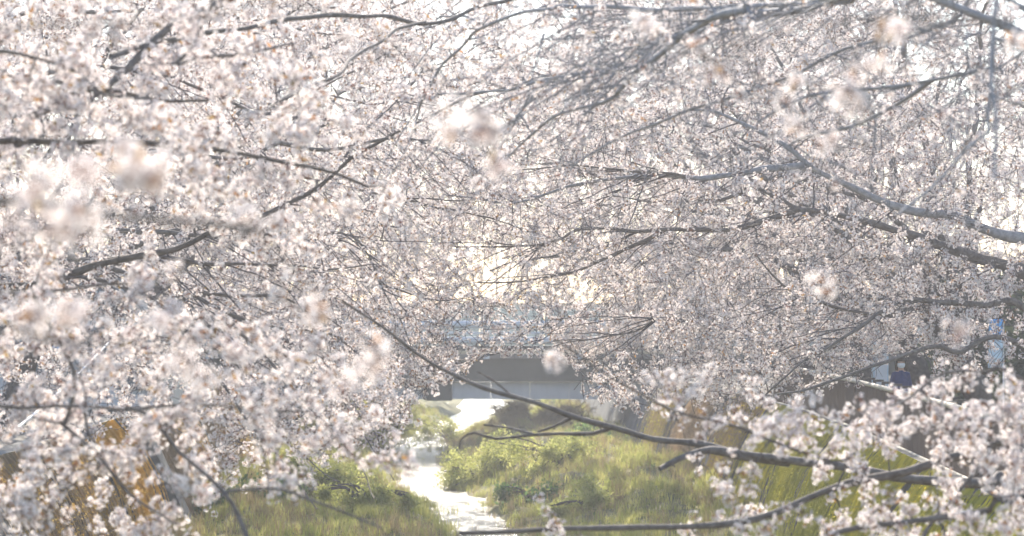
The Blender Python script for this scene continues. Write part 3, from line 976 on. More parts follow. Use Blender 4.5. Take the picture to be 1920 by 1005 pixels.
# ---- third left tree
t = Tree((-10.2, 37, TOPZ), 'cherry tree with thin drooping branches left of the bridge', 'cherry trees along the left bank', ylim_mid, 0.3)
t.limb([(-10.2, 37, TOPZ - .1), (-10, 37, TOPZ + 1.2), (-9.4, 37, TOPZ + 2.2), (-9.0, 37, TOPZ + 4)], 0.3, 0.16, 'trunk', 0.02, 12, m='bark_dark')
h = (-9.5, 37, TOPZ + 2.0)
t.limb([h] + px([(-100, 420), (150, 430), (350, 440), (500, 440), (640, 440), (690, 478), (720, 540), (755, 605), (770, 660)], 36, 35), 0.08, 0.007)
t.limb([h] + px([(0, 470), (200, 500), (330, 540), (430, 590), (540, 640), (640, 690), (720, 745)], 37, 36), 0.08, 0.007)
t.limb(px([(330, 540), (390, 610), (450, 665), (520, 720), (600, 770)], 36.5, 36), 0.03, 0.006)
t.limb(px([(430, 590), (500, 610), (620, 625), (700, 690), (800, 690), (870, 680)], 36.2, 37), 0.025, 0.006)
t.limb([(-9.0, 37, TOPZ + 3.8)] + px([(-50, 250), (200, 280), (450, 300), (640, 350), (760, 372), (880, 372)], 37, 38), 0.07, 0.008)
t.limb(px([(450, 300), (600, 240), (720, 190), (830, 200), (900, 240)], 37, 38), 0.03, 0.006)
t.limb([(-9.0, 37, TOPZ + 3.8)] + px([(0, 60), (200, 20), (420, 30), (600, 60), (740, 90), (760, 140)], 37, 39), 0.06, 0.008)
t.fan(110, 1, (0.7, 0.3), (0.8, 2.6), 0.010, (100, 800, 200, 700))
den = lambda x, y: np.interp(x, [0, 700, 900, 1020], [1, 1, 0.9, 0.5])
t.limb(px([(760, 140), (850, 160), (960, 150), (1080, 170)], 39, 41), 0.02, 0.006)
t.limb(px([(760, 372), (860, 400), (960, 420), (1040, 470)], 38, 40), 0.02, 0.006)
t.limb(px([(720, 540), (800, 560), (880, 560), (950, 590)], 36, 38), 0.016, 0.005)
t.clump, t.clump_scale, t.wood = -0.8, 1.1, 1.7
t.limb(px([(500, 620), (590, 700), (650, 770), (700, 840), (740, 900)], 36, 35), 0.022, 0.006)
t.limb(px([(420, 650), (480, 760), (560, 850), (640, 905)], 36, 34), 0.022, 0.006)
t.spray(sample_px(130, rect(620, 880, 560, 790), 35, 39), 6, (0.12, 0.4), 0.085, maxlen=2.6)
t.spray(sample_px(700, rect(-150, 1020, -80, 860, den), 34, 41), 5, (0.1, 0.4), 0.085, maxlen=2.6)
TOTAL += t.finish(300)


# ---- trees farther along both banks, grown from a fork
def bank_tree(x, y, side, label, n, seed, lean=3.2, rad=5.2, height=7.0, singles=0, size=1.0, dens=0.085, limit=ylim_mid, clump=-0.35):
    """side: +1 leans towards +x (left bank), -1 towards -x"""
    global rng, TOTAL
    rng = np.random.default_rng(seed)
    t = Tree((x, y, TOPZ), label, 'cherry trees along the %s bank' % ('left' if side > 0 else 'right'), limit)
    t.wood, t.clump, t.clump_scale = 2.1, clump, 1.5
    fork = np.array([x + side * 0.5, y, TOPZ + 1.7])
    t.limb([(x, y, TOPZ - .1), (x + side * .1, y, TOPZ + .8), fork, fork + (side * 0.5, 0, 1.5)], 0.33, 0.2, 'trunk', 0.03, 10, m='bark_dark')
    cen = np.array([x + side * lean, y, TOPZ + height * 0.52])
    k = 12
    for i in range(k):
        a = 2 * math.pi * (i + rng.uniform(-.3, .3)) / k
        end = cen + np.array([math.cos(a) * rad * 0.9, math.sin(a) * rad * 0.8, rng.uniform(-0.45, 0.8) * height * 0.6])
        m1 = fork + (end - fork) * 0.35 + np.array([0, 0, 0.9 + rng.uniform(0, .8)])
        m2 = fork + (end - fork) * 0.7 + np.array([0, 0, 0.8 + rng.uniform(-.2, .6)])
        t.limb([fork + (0, 0, rng.uniform(-.2, .3)), m1, m2, end], 0.11, 0.018, wob=0.04, sides=7, clip=True)
    u = rng.normal(0, 1, (n * 3, 3))
    u /= np.linalg.norm(u, axis=1)[:, None]
    u *= rng.uniform(0.25, 1, (n * 3, 1)) ** 0.5
    T = cen + u * np.array([rad, rad * 0.85, height * 0.52])
    T = T[(T[:, 2] > TOPZ + 0.9) | ((side > 0) & (T[:, 0] > lt(y) + 1.0)) | ((side < 0) & (T[:, 0] < rt(y) - 1.0))]
    xx, yy = proj(T)
    T = T[(xx > -200) & (xx < 2120) & (yy > -150) & (yy < 900)]
    T = T[t.ok(T)][:n]
    t.size = size
    if len(T):
        t.spray(T, 5, (0.2, 0.6), dens * 1.05, maxlen=2.8, size=size)
    TOTAL += t.finish(singles)
    return t


bank_tree(9.6, 49, -1, 'cherry tree behind the person in navy, its trunk beside the brown fence', 950, 21, lean=3.4, rad=5.8, height=11)
bank_tree(10.2, 59, -1, 'cherry tree with pale small blossoms behind the upper right limbs', 1150, 22, lean=4.6, rad=6.8, height=13, size=1.1)
bank_tree(10.4, 70, -1, 'small-looking cherry tree over the far end of the brown fence', 1150, 23, lean=4.8, rad=7.2, height=14.5, size=1.3, dens=0.1)
bank_tree(10.0, 84, -1, 'hazy cherry tree just before the bridge on its right end', 1100, 24, lean=4.8, rad=8.0, height=17, size=1.6, dens=0.11, clump=-1.5)
bank_tree(-11.4, 47, 1, 'cherry tree spreading low over the ochre wall shrubs', 700, 31, lean=4.0, rad=5.8, height=10)
bank_tree(-11.8, 57, 1, 'cherry tree with dense small blossoms in the middle left', 850, 32, lean=5.0, rad=6.8, height=12.5, size=1.1)
bank_tree(-12.2, 69, 1, 'hazy cherry tree left of the pale river gap', 850, 33, lean=5.6, rad=7.2, height=14, size=1.3, dens=0.1)
bank_tree(-12.8, 84, 1, 'hazy cherry tree just before the bridge on its left end', 1100, 34, lean=5.8, rad=8.0, height=17, size=1.6, dens=0.11, clump=-1.5)
bank_tree(10.5, 122, -1, 'faint cherry tree beyond the bridge on the right', 1400, 25, lean=1.5, rad=10, height=21, size=2.3, dens=0.16, clump=None)
bank_tree(-13.5, 124, 1, 'faint cherry tree beyond the bridge on the left', 1400, 35, lean=2.5, rad=10, height=21, size=2.3, dens=0.16, clump=None)
bank_tree(16.5, 100, -1, 'broad faint cherry tree standing back from the bridge on the right', 1200, 26, lean=0.5, rad=8.5, height=19, size=2.0, dens=0.14, clump=None)
bank_tree(-19.5, 100, 1, 'broad faint cherry tree standing back from the bridge on the left', 1300, 37, lean=0.5, rad=9.0, height=19, size=2.0, dens=0.14, clump=None)
bank_tree(-1.5, 165, 1, 'palest cherry tree in the centre gap far behind the bridge', 420, 36, lean=0.0, rad=8, height=11, size=2.2, dens=0.2)
print('blossom clusters', TOTAL)

# ---- very near sprays, far out of focus
rng = np.random.default_rng(99)


def near_spray(base, label, limbs, spots, group, nper=(5, 9), spread=0.028):
    t = Tree(base, label, group)
    t.size = 1.0
    b = np.array(base, float)
    t.limb([b, b + (0, 0, 1.2), b + (0.2 * np.sign(-b[0]), 0, 2.3)], 0.2, 0.12, 'trunk', 0.02, 10, m='bark_dark')
    for pts, r0, r1 in limbs:
        t.limb([b + (0.2 * np.sign(-b[0]), 0, 2.0)] + pts, r0, r1, wob=0.008)
    nodes = np.concatenate(t.nodes)
    for (x, y, d, w) in spots:
        p = at(x, y, d * 1.12)
        q = nodes[np.argmin(((nodes - p) ** 2).sum(1))]
        br = smooth_line([q, (p + q) / 2 + rng.normal(0, .03, 3), p], 0.08)
        t.tw.tube(br, np.linspace(0.004, 0.0018, len(br)), 4, cap=False)
        for k in range(int(w * 1.3) + 1):
            t.cl.append((p + rng.normal(0, spread, 3) * (0 if k == 0 else 1))[None])
    t.finish(300)


S = [(270, 320, 5.6, 5), (245, 300, 5.8, 3), (300, 295, 5.8, 2), (90, 325, 5.8, 2), (155, 320, 5.8, 2), (30, 412, 5.8, 2), (122, 415, 5.8, 3), (18, 245, 5.8, 2),
     (135, 395, 6, 1), (75, 590, 6.2, 3), (140, 590, 6.2, 3), (300, 568, 7, 1), (575, 55, 7, 2), (655, 92, 6.6, 2), (850, 245, 6.6, 2), (905, 240, 6.4, 2), (930, 320, 6.8, 1),
     (570, 372, 7, 2), (600, 582, 7, 2), (650, 722, 7.2, 1), (710, 672, 7.2, 2), (358, 690, 6.6, 2), (330, 475, 7.5, 1), (455, 415, 7.6, 1), (60, 320, 6, 1)]
near_spray((-3.4, 6.2, TOPZ), 'closest cherry tree, with huge blurred blossoms floating at the left', [(px([(-400, 360), (0, 380), (120, 390), (230, 410), (400, 425), (480, 430)], 6.8, 7.4), 0.03, 0.008),
            (px([(-300, 520), (0, 600), (100, 640), (300, 650)], 6.4, 7), 0.012, 0.004), (px([(-300, 100), (0, 60), (300, 40), (600, 20), (900, 200)], 6.4, 7), 0.012, 0.003)], S, 'cherry trees along the left bank')
S = [(1590, 185, 7.5, 2), (1625, 125, 7.6, 2), (1660, 50, 7.6, 2), (1690, 60, 7.8, 1), (1335, 140, 8.5, 1), (1305, 80, 9, 1), (1495, 150, 9, 1), (1350, 440, 8, 1), (1500, 240, 9, 1), (1560, 265, 8.5, 2),
     (1800, 618, 8, 1), (1755, 460, 9, 1), (1535, 525, 8.5, 1), (1215, 60, 8.5, 1), (1905, 80, 9, 1), (1040, 680, 9, 1), (1752, 655, 8, 1)]
near_spray((4.2, 8.0, TOPZ), 'cherry tree with single large blurred blossoms dotted over the upper right', [(px([(2300, 60), (1950, 40), (1700, 30), (1500, 60), (1300, 100)], 8, 8.6), 0.010, 0.003),
            (px([(2300, 500), (1950, 480), (1800, 500), (1600, 480), (1360, 440)], 8, 8.4), 0.005, 0.002)], S, 'cherry trees along the right bank', spread=0.035)

# ------------------------------------------------------------------ the bridge
BY = 105.0
root = empty('bridge', (-2, BY, TOPZ))
tag(root, 'grey girder bridge with thick pale blue pipe rails crossing the river', 'bridge')
zc = lambda py: CAMZ - (py - HOR) / FPX * BY
xa, xb = -26.0, 24.0


def bar(name, mt, y0, y1, dy, depth, x0=xa, x1=xb):
    z0, z1 = zc(y0), zc(y1)
    return MB().box(((x0 + x1) / 2, BY + dy + depth / 2, (z0 + z1) / 2), (x1 - x0, depth, abs(z0 - z1)), 0).build(name, M[mt], root)


for i in range(20):            # painted girder plates
    x0 = xa + i * 2.5
    bar('girder_plate', 'girder', 672, 716, random.uniform(0, .015), 0.3, x0 + .001, x0 + 2.499)
for i in range(10):            # paler lower fascia, set back
    x0 = -2.62 + i * 1.7
    bar('fascia_panel', 'concrete_pale', 717, 749, 0.35 + random.uniform(0, .01), 0.3, x0 + .006, x0 + 1.694)
bar('pier', 'girder', 716.5, 752, 0.30, 6.0, -3.75, -2.63)
bar('fascia_panel', 'concrete_pale', 717, 749, 0.5, 0.3, -12, -3.76)
bar('girder_backing', 'girder', 673, 715, 0.32, 7.5)  # backing added behind the plates so no light shows through their joints
bar('deck', 'concrete', 664, 672, -0.35, 8.5)
bar('kerb', 'tan', 658, 663.5, -0.3, 0.4)
bar('parapet_base', 'girder', 648, 657.5, -0.05, 0.3)
for y0, y1 in ((601, 616), (622, 627), (631, 646)):
    r_ = (y1 - y0) / 2 / FPX * BY
    MB().tube([(xa, BY, zc((y0 + y1) / 2)), (xb, BY, zc((y0 + y1) / 2))], r_, 14).build('rail_pipe', M['rail'], root, True)
for i in range(13):
    x0 = -25.1 + i * 4
    MB().box((x0, BY + 0.06, zc(636)), (0.22, 0.16, 72 / FPX * BY)).box((x0, BY - .2, zc(668)), (0.26, 0.5, 0.22)).build('rail_post', M['rail'], root)
for xx in (-8.4, 3.8):   # drain pipes on the girder
    MB().tube([(xx, BY - .08, zc(673)), (xx, BY - .08, zc(733))], 0.07, 8).build('drain_pipe', M['rail'], root, True)
for xx in (-11.6, 6.6):        # abutments
    MB().box((xx + (2.5 if xx > 0 else -2.5), BY + 4, 1.2), (5, 8, 2.4)).build('abutment', M['concrete'], root)

# pale noise wall and building behind the bridge
root = empty('noise_wall', (0, 150, TOPZ))
tag(root, 'long pale green wall with a tan coping seen above the bridge rails', 'wall')
for i in range(14):
    MB().box((-28 + i * 4, 150, TOPZ + 1.6), (3.96, 0.25, 3.2)).build('wall_panel', M['greenwall'], root)
MB().box((0, 150, TOPZ + 3.27), (56, 0.4, 0.12)).build('coping', M['tan'], root)
# left bank building with blue-grey bands
root = empty('house', at(200, 640, 66))
tag(root, 'pale building with sky blue bands glimpsed through the left blossoms', 'house')
c = at(215, 600, 66)
MB().box((c[0] - 1.2, 69, TOPZ + 1.5), (4.6, 5, 3.0)).build('wall', M['white'], root)
for z_, nm, mt in ((TOPZ + 2.2, 'awning', 'roofblue'), (TOPZ + 1.7, 'wall_band', 'skyblue')):
    MB().box((c[0] - 1.2, 66.3, z_), (4.8, 0.7 if nm == 'awning' else 0.3, 0.14 if nm == 'awning' else 0.1)).build(nm, M[mt], root)
rf = MB()
for k in range(6):
    rf.box((c[0] - 2.6, 66.0 + k * .8, TOPZ + 3.1 + k * 0.16), (6.6, 0.72, 0.12))
rf.build('roof', M['roofblue'], root)
MB().box((c[0] - 1.9, 66.44, TOPZ + 0.9), (1.2, 0.1, 1.1)).build('window', M['glass'], root)
MB().box((c[0] + 0.4, 66.44, TOPZ + 1.0), (0.9, 0.1, 0.9)).build('window', M['glass'], root)

# ------------------------------------------------------------------ fence on the right bank
root = empty('fence', (rt(45) + .25, 45, TOPZ))
tag(root, 'brown board fence with cream top rail along the right bank', 'fence')
fx = lambda y: rt(y) + 0.10
y = 25.0
i = 0
bm_ = {}
while y < 70:
    w = 0.185
    k = random.randint(0, 3)
    if k not in bm_:
        bm_[k] = MB().box((0, 0, 0.52 + 0.004 * k), (0.028, w - 0.012, 0.98 + .008 * k)).mesh('board', M['board'])
    o = bpy.data.objects.new('board', bm_[k])
    o.parent = root
    o.location = Vector((fx(y) + random.uniform(-.004, .004), y, TOPZ + 0.06)) - root.location
    o.rotation_euler = (0, 0, math.atan2(-(fx(y + .5) - fx(y - .5)), 1) + random.uniform(-.01, .01))
    COL.objects.link(o)
    y += w
    i += 1
yy = np.arange(25, 70.1, 1.5)
MB().tube([(fx(q), q, TOPZ + 1.13) for q in yy], 0.05, 8).build('top_rail', M['cream'], root, True)
MB().tube([(fx(q) - .05, q, TOPZ + 0.09) for q in yy], 0.035, 6).build('bottom_rail', M['cream'], root, True)
pm = MB().box((0, 0, 0.6), (0.06, 0.06, 1.2)).box((0.08, 0, 1.22), (0.22, 0.06, 0.05)).mesh('post', M['metal_brown'])
for q in yy:
    o = bpy.data.objects.new('post', pm)
    o.parent = root
    o.location = Vector((fx(q) + 0.07, q, TOPZ)) - root.location
    COL.objects.link(o)

# ------------------------------------------------------------------ person on the promenade
wp = at(1686, 850, 48)
WX, WY = wp[0] + 0.45, 49.0
WX = (1689 - 960) / FPX * WY
root = empty('person', (WX, WY, TOPZ))
tag(root, 'person in navy jacket and white face mask standing behind the brown fence', 'person')
H = CAMZ - (668 - HOR) / FPX * WY - TOPZ      # crown of the head
sk = bpy.data.meshes.new('body')
J = [(0, 0, .55 * H), (0, 0, .66 * H), (0, 0.01, .78 * H), (0, 0.0, .835 * H), (0, -0.02, .875 * H), (0, -0.01, .93 * H), (0, 0.0, .975 * H),
     (-.135, 0.01, .785 * H), (-.195, 0, .63 * H), (-.17, -.14, .53 * H), (-.12, -.22, .55 * H),
     (.135, 0.01, .785 * H), (.195, 0, .63 * H), (.17, -.14, .53 * H), (.12, -.22, .55 * H),
     (-.09, 0, .50 * H), (-.10, -.01, .28 * H), (-.10, .02, .05 * H), (-.10, -.13, .02 * H),
     (.09, 0, .50 * H), (.10, -.01, .28 * H), (.10, .02, .05 * H), (.10, -.13, .02 * H)]
E = [(0, 1), (1, 2), (2, 3), (3, 4), (4, 5), (5, 6), (2, 7), (7, 8), (8, 9), (9, 10), (2, 11), (11, 12), (12, 13), (13, 14),
     (0, 15), (15, 16), (16, 17), (17, 18), (0, 19), (19, 20), (20, 21), (21, 22)]
RAD = [.145, .135, .12, .055, .075, .088, .06, .075, .052, .042, .034, .075, .052, .042, .034, .085, .06, .04, .038, .085, .06, .04, .038]
sk.from_pydata(J, E, [])
for mm in ('skin', 'navy', 'trouser'):
    sk.materials.append(M[mm])
bo = bpy.data.objects.new('body', sk)
COL.objects.link(bo)
bo.parent = root
md = bo.modifiers.new('skin', 'SKIN')
md.use_smooth_shade = True
for i, r_ in enumerate(RAD):
    sk.skin_vertices[0].data[i].radius = (r_, r_ * (0.7 if i < 3 else 1))
sk.skin_vertices[0].data[0].use_root = True
s2 = bo.modifiers.new('sub', 'SUBSURF')
s2.levels = s2.render_levels = 2
dg = bpy.context.evaluated_depsgraph_get()
me = bpy.data.meshes.new_from_object(bo.evaluated_get(dg))
bo.modifiers.clear()
for p in me.polygons:
    cz = p.center
    p.material_index = 0 if (cz.z > .825 * H and abs(cz.x) < .115) or (cz.y < -.17 and cz.z > .4 * H) else (1 if cz.z > .5 * H or abs(cz.x) > .16 else 2)
    p.use_smooth = True
bo.data = me


def lathe(prof, seg, fn):
    v, f = [], []
    for i, (z, r1, r2, oy) in enumerate(prof):
        for k in range(seg):
            a = 2 * math.pi * k / seg
            v.append((r1 * math.cos(a), oy + r2 * math.sin(a), z))
    for i in range(len(prof) - 1):
        for k in range(seg):
            if fn(i, 2 * math.pi * (k + .5) / seg):
                f.append((i * seg + k, i * seg + (k + 1) % seg, (i + 1) * seg + (k + 1) % seg, (i + 1) * seg + k))
    return v, f


hz = .93 * H
v, f = lathe([(hz - .19, .085, .08, .025), (hz - .14, .112, .105, .02), (hz - .05, .115, .118, .005), (hz + .03, .108, .118, 0), (hz + .085, .085, .095, 0), (hz + .118, .045, .05, .01), (hz + .127, .006, .006, .01)],
             20, lambda i, a: i >= 3 or not (math.pi * 1.22 < a < math.pi * 1.78))
o = MB().add(v, f).build('hair', M['hair'], None, True)
o.parent = root
sm = o.modifiers.new('thick', 'SOLIDIFY'); sm.thickness = 0.02
v, f = lathe([(hz - .115, .05, .07, -.015), (hz - .085, .082, .098, -.012), (hz - .045, .088, .112, -.010), (hz - .015, .084, .102, -.012)], 24, lambda i, a: math.pi * 1.08 < a < math.pi * 1.92)
o = MB().add(v, f).build('mask', M['mask'], None, True)
o.parent = root
fc = MB()
for s in (-1, 1):
    fc.box((s * .033, -.094, hz + .008), (.026, .008, .009))
    fc.box((s * .034, -.096, hz + .026), (.036, .008, .006))
o = fc.build('eyes', M['hair'], None); o.parent = root
v, f = lathe([(.50 * H, .165, .14, 0), (.60 * H, .155, .13, 0), (.70 * H, .16, .13, 0), (.765 * H, .15, .115, .005), (.805 * H, .10, .085, .01), (.838 * H, .072, .07, .01)], 20, lambda i, a: True)
o = MB().add(v, f).build('jacket', M['navy'], None, True)
o.parent = root

# ------------------------------------------------------------------ blue sign banner, pale lamp post, cord
c = at(1866, 700, 47)
root = empty('banner', (c[0], 47, TOPZ))
tag(root, 'pale banner with a bright blue top on a pole near the right edge', 'banner')
MB().tube([(c[0] + .16, 47, TOPZ), (c[0] + .16, 47, TOPZ + 2.45)], 0.016, 8).build('pole', M['white'], root, True)


def cloth(z0, z1, w, mt, nm):
    v, f = [], []
    for i in range(9):
        for k in range(6):
            z = z0 + (z1 - z0) * i / 8
            v.append((c[0] + .15 - w * k / 5, 47 + .03 * math.sin(k * 1.3 + i * .5), z))
    for i in range(8):
        for k in range(5):
            f.append((i * 6 + k, i * 6 + k + 1, (i + 1) * 6 + k + 1, (i + 1) * 6 + k))
    o = MB().add(v, f).build(nm, M[mt], root, True)
    s = o.modifiers.new('t', 'SOLIDIFY'); s.thickness = 0.006


cloth(CAMZ - (690 - HOR) / FPX * 47, CAMZ - (636 - HOR) / FPX * 47, 0.29, 'paleblue', 'lower_cloth')
cloth(CAMZ - (634 - HOR) / FPX * 47, CAMZ - (598 - HOR) / FPX * 47, 0.27, 'skyblue', 'upper_cloth')
c = at(1650, 700, 58)
root = empty('utility_cabinet', (c[0], 58, TOPZ))
tag(root, 'tall pale blue cabinet behind the person in navy on the promenade', 'cabinet')
MB().box((c[0], 58, TOPZ + .95), (0.36, 0.3, 1.86)).build('body', M['paleblue'], root)
MB().box((c[0], 57.84, TOPZ + 1.0), (0.30, 0.02, 1.6)).build('door', M['white'], root)
MB().box((c[0], 58, TOPZ + 1.91), (0.42, 0.36, 0.05)).build('lid', M['white'], root)
p0, p1 = at(30, 805, 30), at(248, 590, 46)
tt_ = np.linspace(0, 1, 30)[:, None]
cb = p0 + (p1 - p0) * tt_ - np.array([0, 0, 0.10]) * (4 * tt_ * (1 - tt_))
tag(MB().tube(cb, 0.022, 6).build('cord', M['white'], None, True), 'thin white line running diagonally behind the left blossoms', 'cord')

# ------------------------------------------------------------------ hanging shrubs over the walls
rng = np.random.default_rng(5)


def hanging_shrub(y, fb, ft, mats, n, width, label, group, drop=(0.5, 0.95), wsc=1.0):
    s = 1 if ft(y) > fb(y) else -1
    root = empty('hanging_shrub', (ft(y), y, TOPZ))
    tag(root, label, 'shrub', group)
    st, lf = MB(), MB()
    dn = np.array([(fb(y) - ft(y)), 0, -TOPZ]); L0 = np.linalg.norm(dn); dn /= L0
    nrm = np.array([-s * TOPZ, 0, -BAT * 1.0]); nrm = np.array([-s * 0.92, 0, 0.39])
    for k in range(int(n * 1.6)):
        yy = y + rng.normal(0, width * 0.4)
        p = np.array([ft(yy), yy, TOPZ + 0.05]) + nrm * rng.uniform(0.05, 0.2)
        l = L0 * rng.uniform(*drop)
        u = np.linspace(0, 1, 9)[:, None]
        curve = p + dn * l * u + nrm * (0.42 * np.sin(u * 2.6) * rng.uniform(0.3, 1.0)) + np.array([0, rng.normal(0, .22), 0]) * u ** 1.5
        st.tube(curve, np.linspace(0.011, 0.006, 9), 3, cap=False)
        m = int(l / 0.07)
        w = rng.uniform(0.05, 0.99, m) * 8
        i0 = w.astype(int)
        fr = (w - i0)[:, None]
        c0 = curve[i0] * (1 - fr) + curve[i0 + 1] * fr
        d = rng.normal(0, 1, (m, 3)) + dn * 1.6
        d /= np.linalg.norm(d, axis=1)[:, None]
        a = np.cross(d, rng.normal(0, 1, (m, 3)))
        a /= np.linalg.norm(a, axis=1)[:, None]
        ll, ww = rng.uniform(.025, .055, (m, 1)) * wsc, rng.uniform(.008, .014, (m, 1)) * wsc
        vv = np.stack([c0, c0 + d * ll * .5 + a * ww, c0 + d * ll, c0 + d * ll * .5 - a * ww], 1)
        lf.add(vv.reshape(-1, 3), np.arange(m * 4).reshape(-1, 4))
    a_ = st.build('strands', M[mats[0]], root); a_['kind'] = 'stuff'
    a_ = lf.build('foliage', M[mats[1]], root); a_['kind'] = 'stuff'


LWH = ['ochre-yellow hanging shrub on the left wall, nearest the lower left corner', 'ochre-yellow hanging shrub on the left wall, second from the lower left corner',
       'bright orange-yellow hanging shrub just left of the grey buttress', 'tan dry hanging shrub just right of the grey buttress', 'ochre and tan hanging shrub, second to the right of the grey buttress', 'tan hanging shrub, third to the right of the grey buttress', 'small hanging shrub farthest along the left wall']
for y, mt, n, lab in ((43, ('drystrand', 'ochre'), 110, LWH[0]), (49, ('drystrand', 'ochre'), 130, LWH[1]), (55.5, ('ochre', 'ochre'), 150, LWH[2]), (63.5, ('drystrand', 'drystrand'), 130, LWH[3]), (70, ('drystrand', 'ochre'), 130, LWH[4]), (77, ('drystrand', 'drystrand'), 130, LWH[5]), (84, ('drystrand', 'ochre'), 120, LWH[6])):
    hanging_shrub(y, lb, lt, mt, n, 3.4, lab, 'hanging shrubs on the left wall', (0.6, 1.0), 1.2)
RWH = ['yellow-green hanging shrub at the very corner, below the near bough', 'yellow-green hanging shrub on the right wall beside the corner one', 'bright yellow hanging shrub under the brown fence', 'yellow-green hanging shrub under the far end of the brown fence',
       'yellow-green hanging shrub in the middle of the right wall', 'yellow hanging shrub with long green streaks behind the slanting bough', 'tan and yellow hanging shrub right of the grassy island',
       'tan dry hanging shrub farther along the right wall than the yellow one', 'small hanging shrub nearest the bridge on the right wall']
for y, mt, n, lab in ((31, ('yellowgreen', 'yellowgreen'), 150, RWH[0]), (37, ('yellowgreen', 'yellow'), 170, RWH[1]), (44, ('yellowgreen', 'yellow'), 150, RWH[2]), (51, ('yellowgreen', 'yellowgreen'), 150, RWH[3]), (58, ('yellowgreen', 'yellowgreen'), 130, RWH[4]),
                      (65, ('yellowgreen', 'yellow'), 130, RWH[5]), (73, ('drystrand', 'yellow'), 150, RWH[6]), (82, ('drystrand', 'drystrand'), 150, RWH[7]), (91, ('drystrand', 'yellowgreen'), 130, RWH[8])):
    hanging_shrub(y, rb, rt, mt, n, 3.6, lab, 'hanging shrubs on the right wall', (0.55, 1.0), 1.2)


# ------------------------------------------------------------------ grass, weeds and bushes in the river bed
def tuft(n, h, w, m, spread, bend):
    mb = MB()
    for k in range(n):
        a = random.uniform(0, 6.28)
        d = np.array([math.cos(a), math.sin(a), 0])
        b0 = np.array([random.gauss(0, spread), random.gauss(0, spread), 0])
        hh = h * random.uniform(.5, 1.1)
        e = np.array([-d[1], d[0], 0]) * w
        p1 = b0 + d * hh * bend * .3 + np.array([0, 0, hh * .6])
        p2 = b0 + d * hh * bend + np.array([0, 0, hh])
        mb.add([b0 - e, b0 + e, p1 + e * .7, p1 - e * .7, p2], [(0, 1, 2, 3), (3, 2, 4)])
    return mb.mesh('tuft', M[m])


def sprig(n, ln, w, m, rad):
    mb = MB()
    for k in range(n):
        d = np.array([random.gauss(0, 1) for _ in range(3)]); d /= np.linalg.norm(d)
        a, b_, _ = basis(d)
        c0 = d * rad * random.uniform(0, 1)
        l = ln * random.uniform(.6, 1.2)
        mb.add([c0, c0 + d * l * .5 + a * w, c0 + d * l, c0 + d * l * .5 - a * w], [(0, 1, 2, 3)])
    return mb.mesh('sprig', M[m])


G1 = proto_collection('grass_kind', [tuft(16, .35, .012, 'blade', .10, .5), tuft(14, .25, .012, 'blade', .12, .7), tuft(18, .45, .010, 'blade', .08, .4), sprig(16, .09, .035, 'leaf_dark', .12)])
G2 = proto_collection('dry_kind', [tuft(14, .5, .010, 'straw', .10, .6), tuft(10, .8, .009, 'straw', .08, .3), sprig(12, .12, .03, 'straw', .12)])
LFK = proto_collection('leaf_kind', [sprig(14, .09, .022, 'leaf', .14), sprig(12, .07, .018, 'leaf', .16), sprig(14, .10, .026, 'leaf', .14)])
LFD = proto_collection('dark_leaf_kind', [sprig(14, .12, .04, 'leaf_dark', .16), sprig(12, .10, .03, 'leaf_dark', .14), sprig(10, .09, .022, 'leaf', .14)])


def bed_points(n, y0, y1, dens):
    out = []
    while sum(map(len, out)) < n:
        y = rng.uniform(y0, y1, 4000)
        l, r_ = np.interp(y, YS, LB), np.interp(y, YS, RB)
        x = l + (r_ - l) * rng.uniform(0, 1, 4000)
        d = np.abs(x - np.interp(y, SY, SX)) / sw(y)
        k = (d > 0.25) & (rng.uniform(0, 1, 4000) < np.where(d < 1, 0.035 + 0.12 * np.clip(d - .6, 0, 1), np.clip((d - 0.9) * 0.9, 0.2, 1))) & (rng.uniform(0, 1, 4000) < dens(x, y))
        x, y = x[k], y[k]
        out.append(np.stack([x, y, np.maximum(bed_z(x, y), -0.06)], 1))
    return np.concatenate(out)[:n]


patch = lambda x, y: 0.5 + 0.5 * np.sin(x * 1.1 + 2 * np.sin(y * 0.23)) * np.sin(y * 0.37 + 1.5 * np.sin(x * 0.8))
P = bed_points(15000, 50, 135, lambda x, y: 0.15 + 0.85 * patch(x, y))
r3 = np.zeros((len(P), 3)); r3[:, 2] = rng.uniform(0, 6.28, len(P))
tag(scatter('grass', G1, P, r3, rng.uniform(.35, 1.1, len(P))), 'fresh green grass and weeds covering the river bed', 'grass', kind='stuff')
P = bed_points(6500, 50, 135, lambda x, y: 0.05 + 0.95 * (1 - patch(x, y)) ** 2)
r3 = np.zeros((len(P), 3)); r3[:, 2] = rng.uniform(0, 6.28, len(P))
tag(scatter('dry_grass', G2, P, r3, rng.uniform(.35, 0.95, len(P))), 'dry straw-coloured stalks among the green river grass', 'grass', kind='stuff')


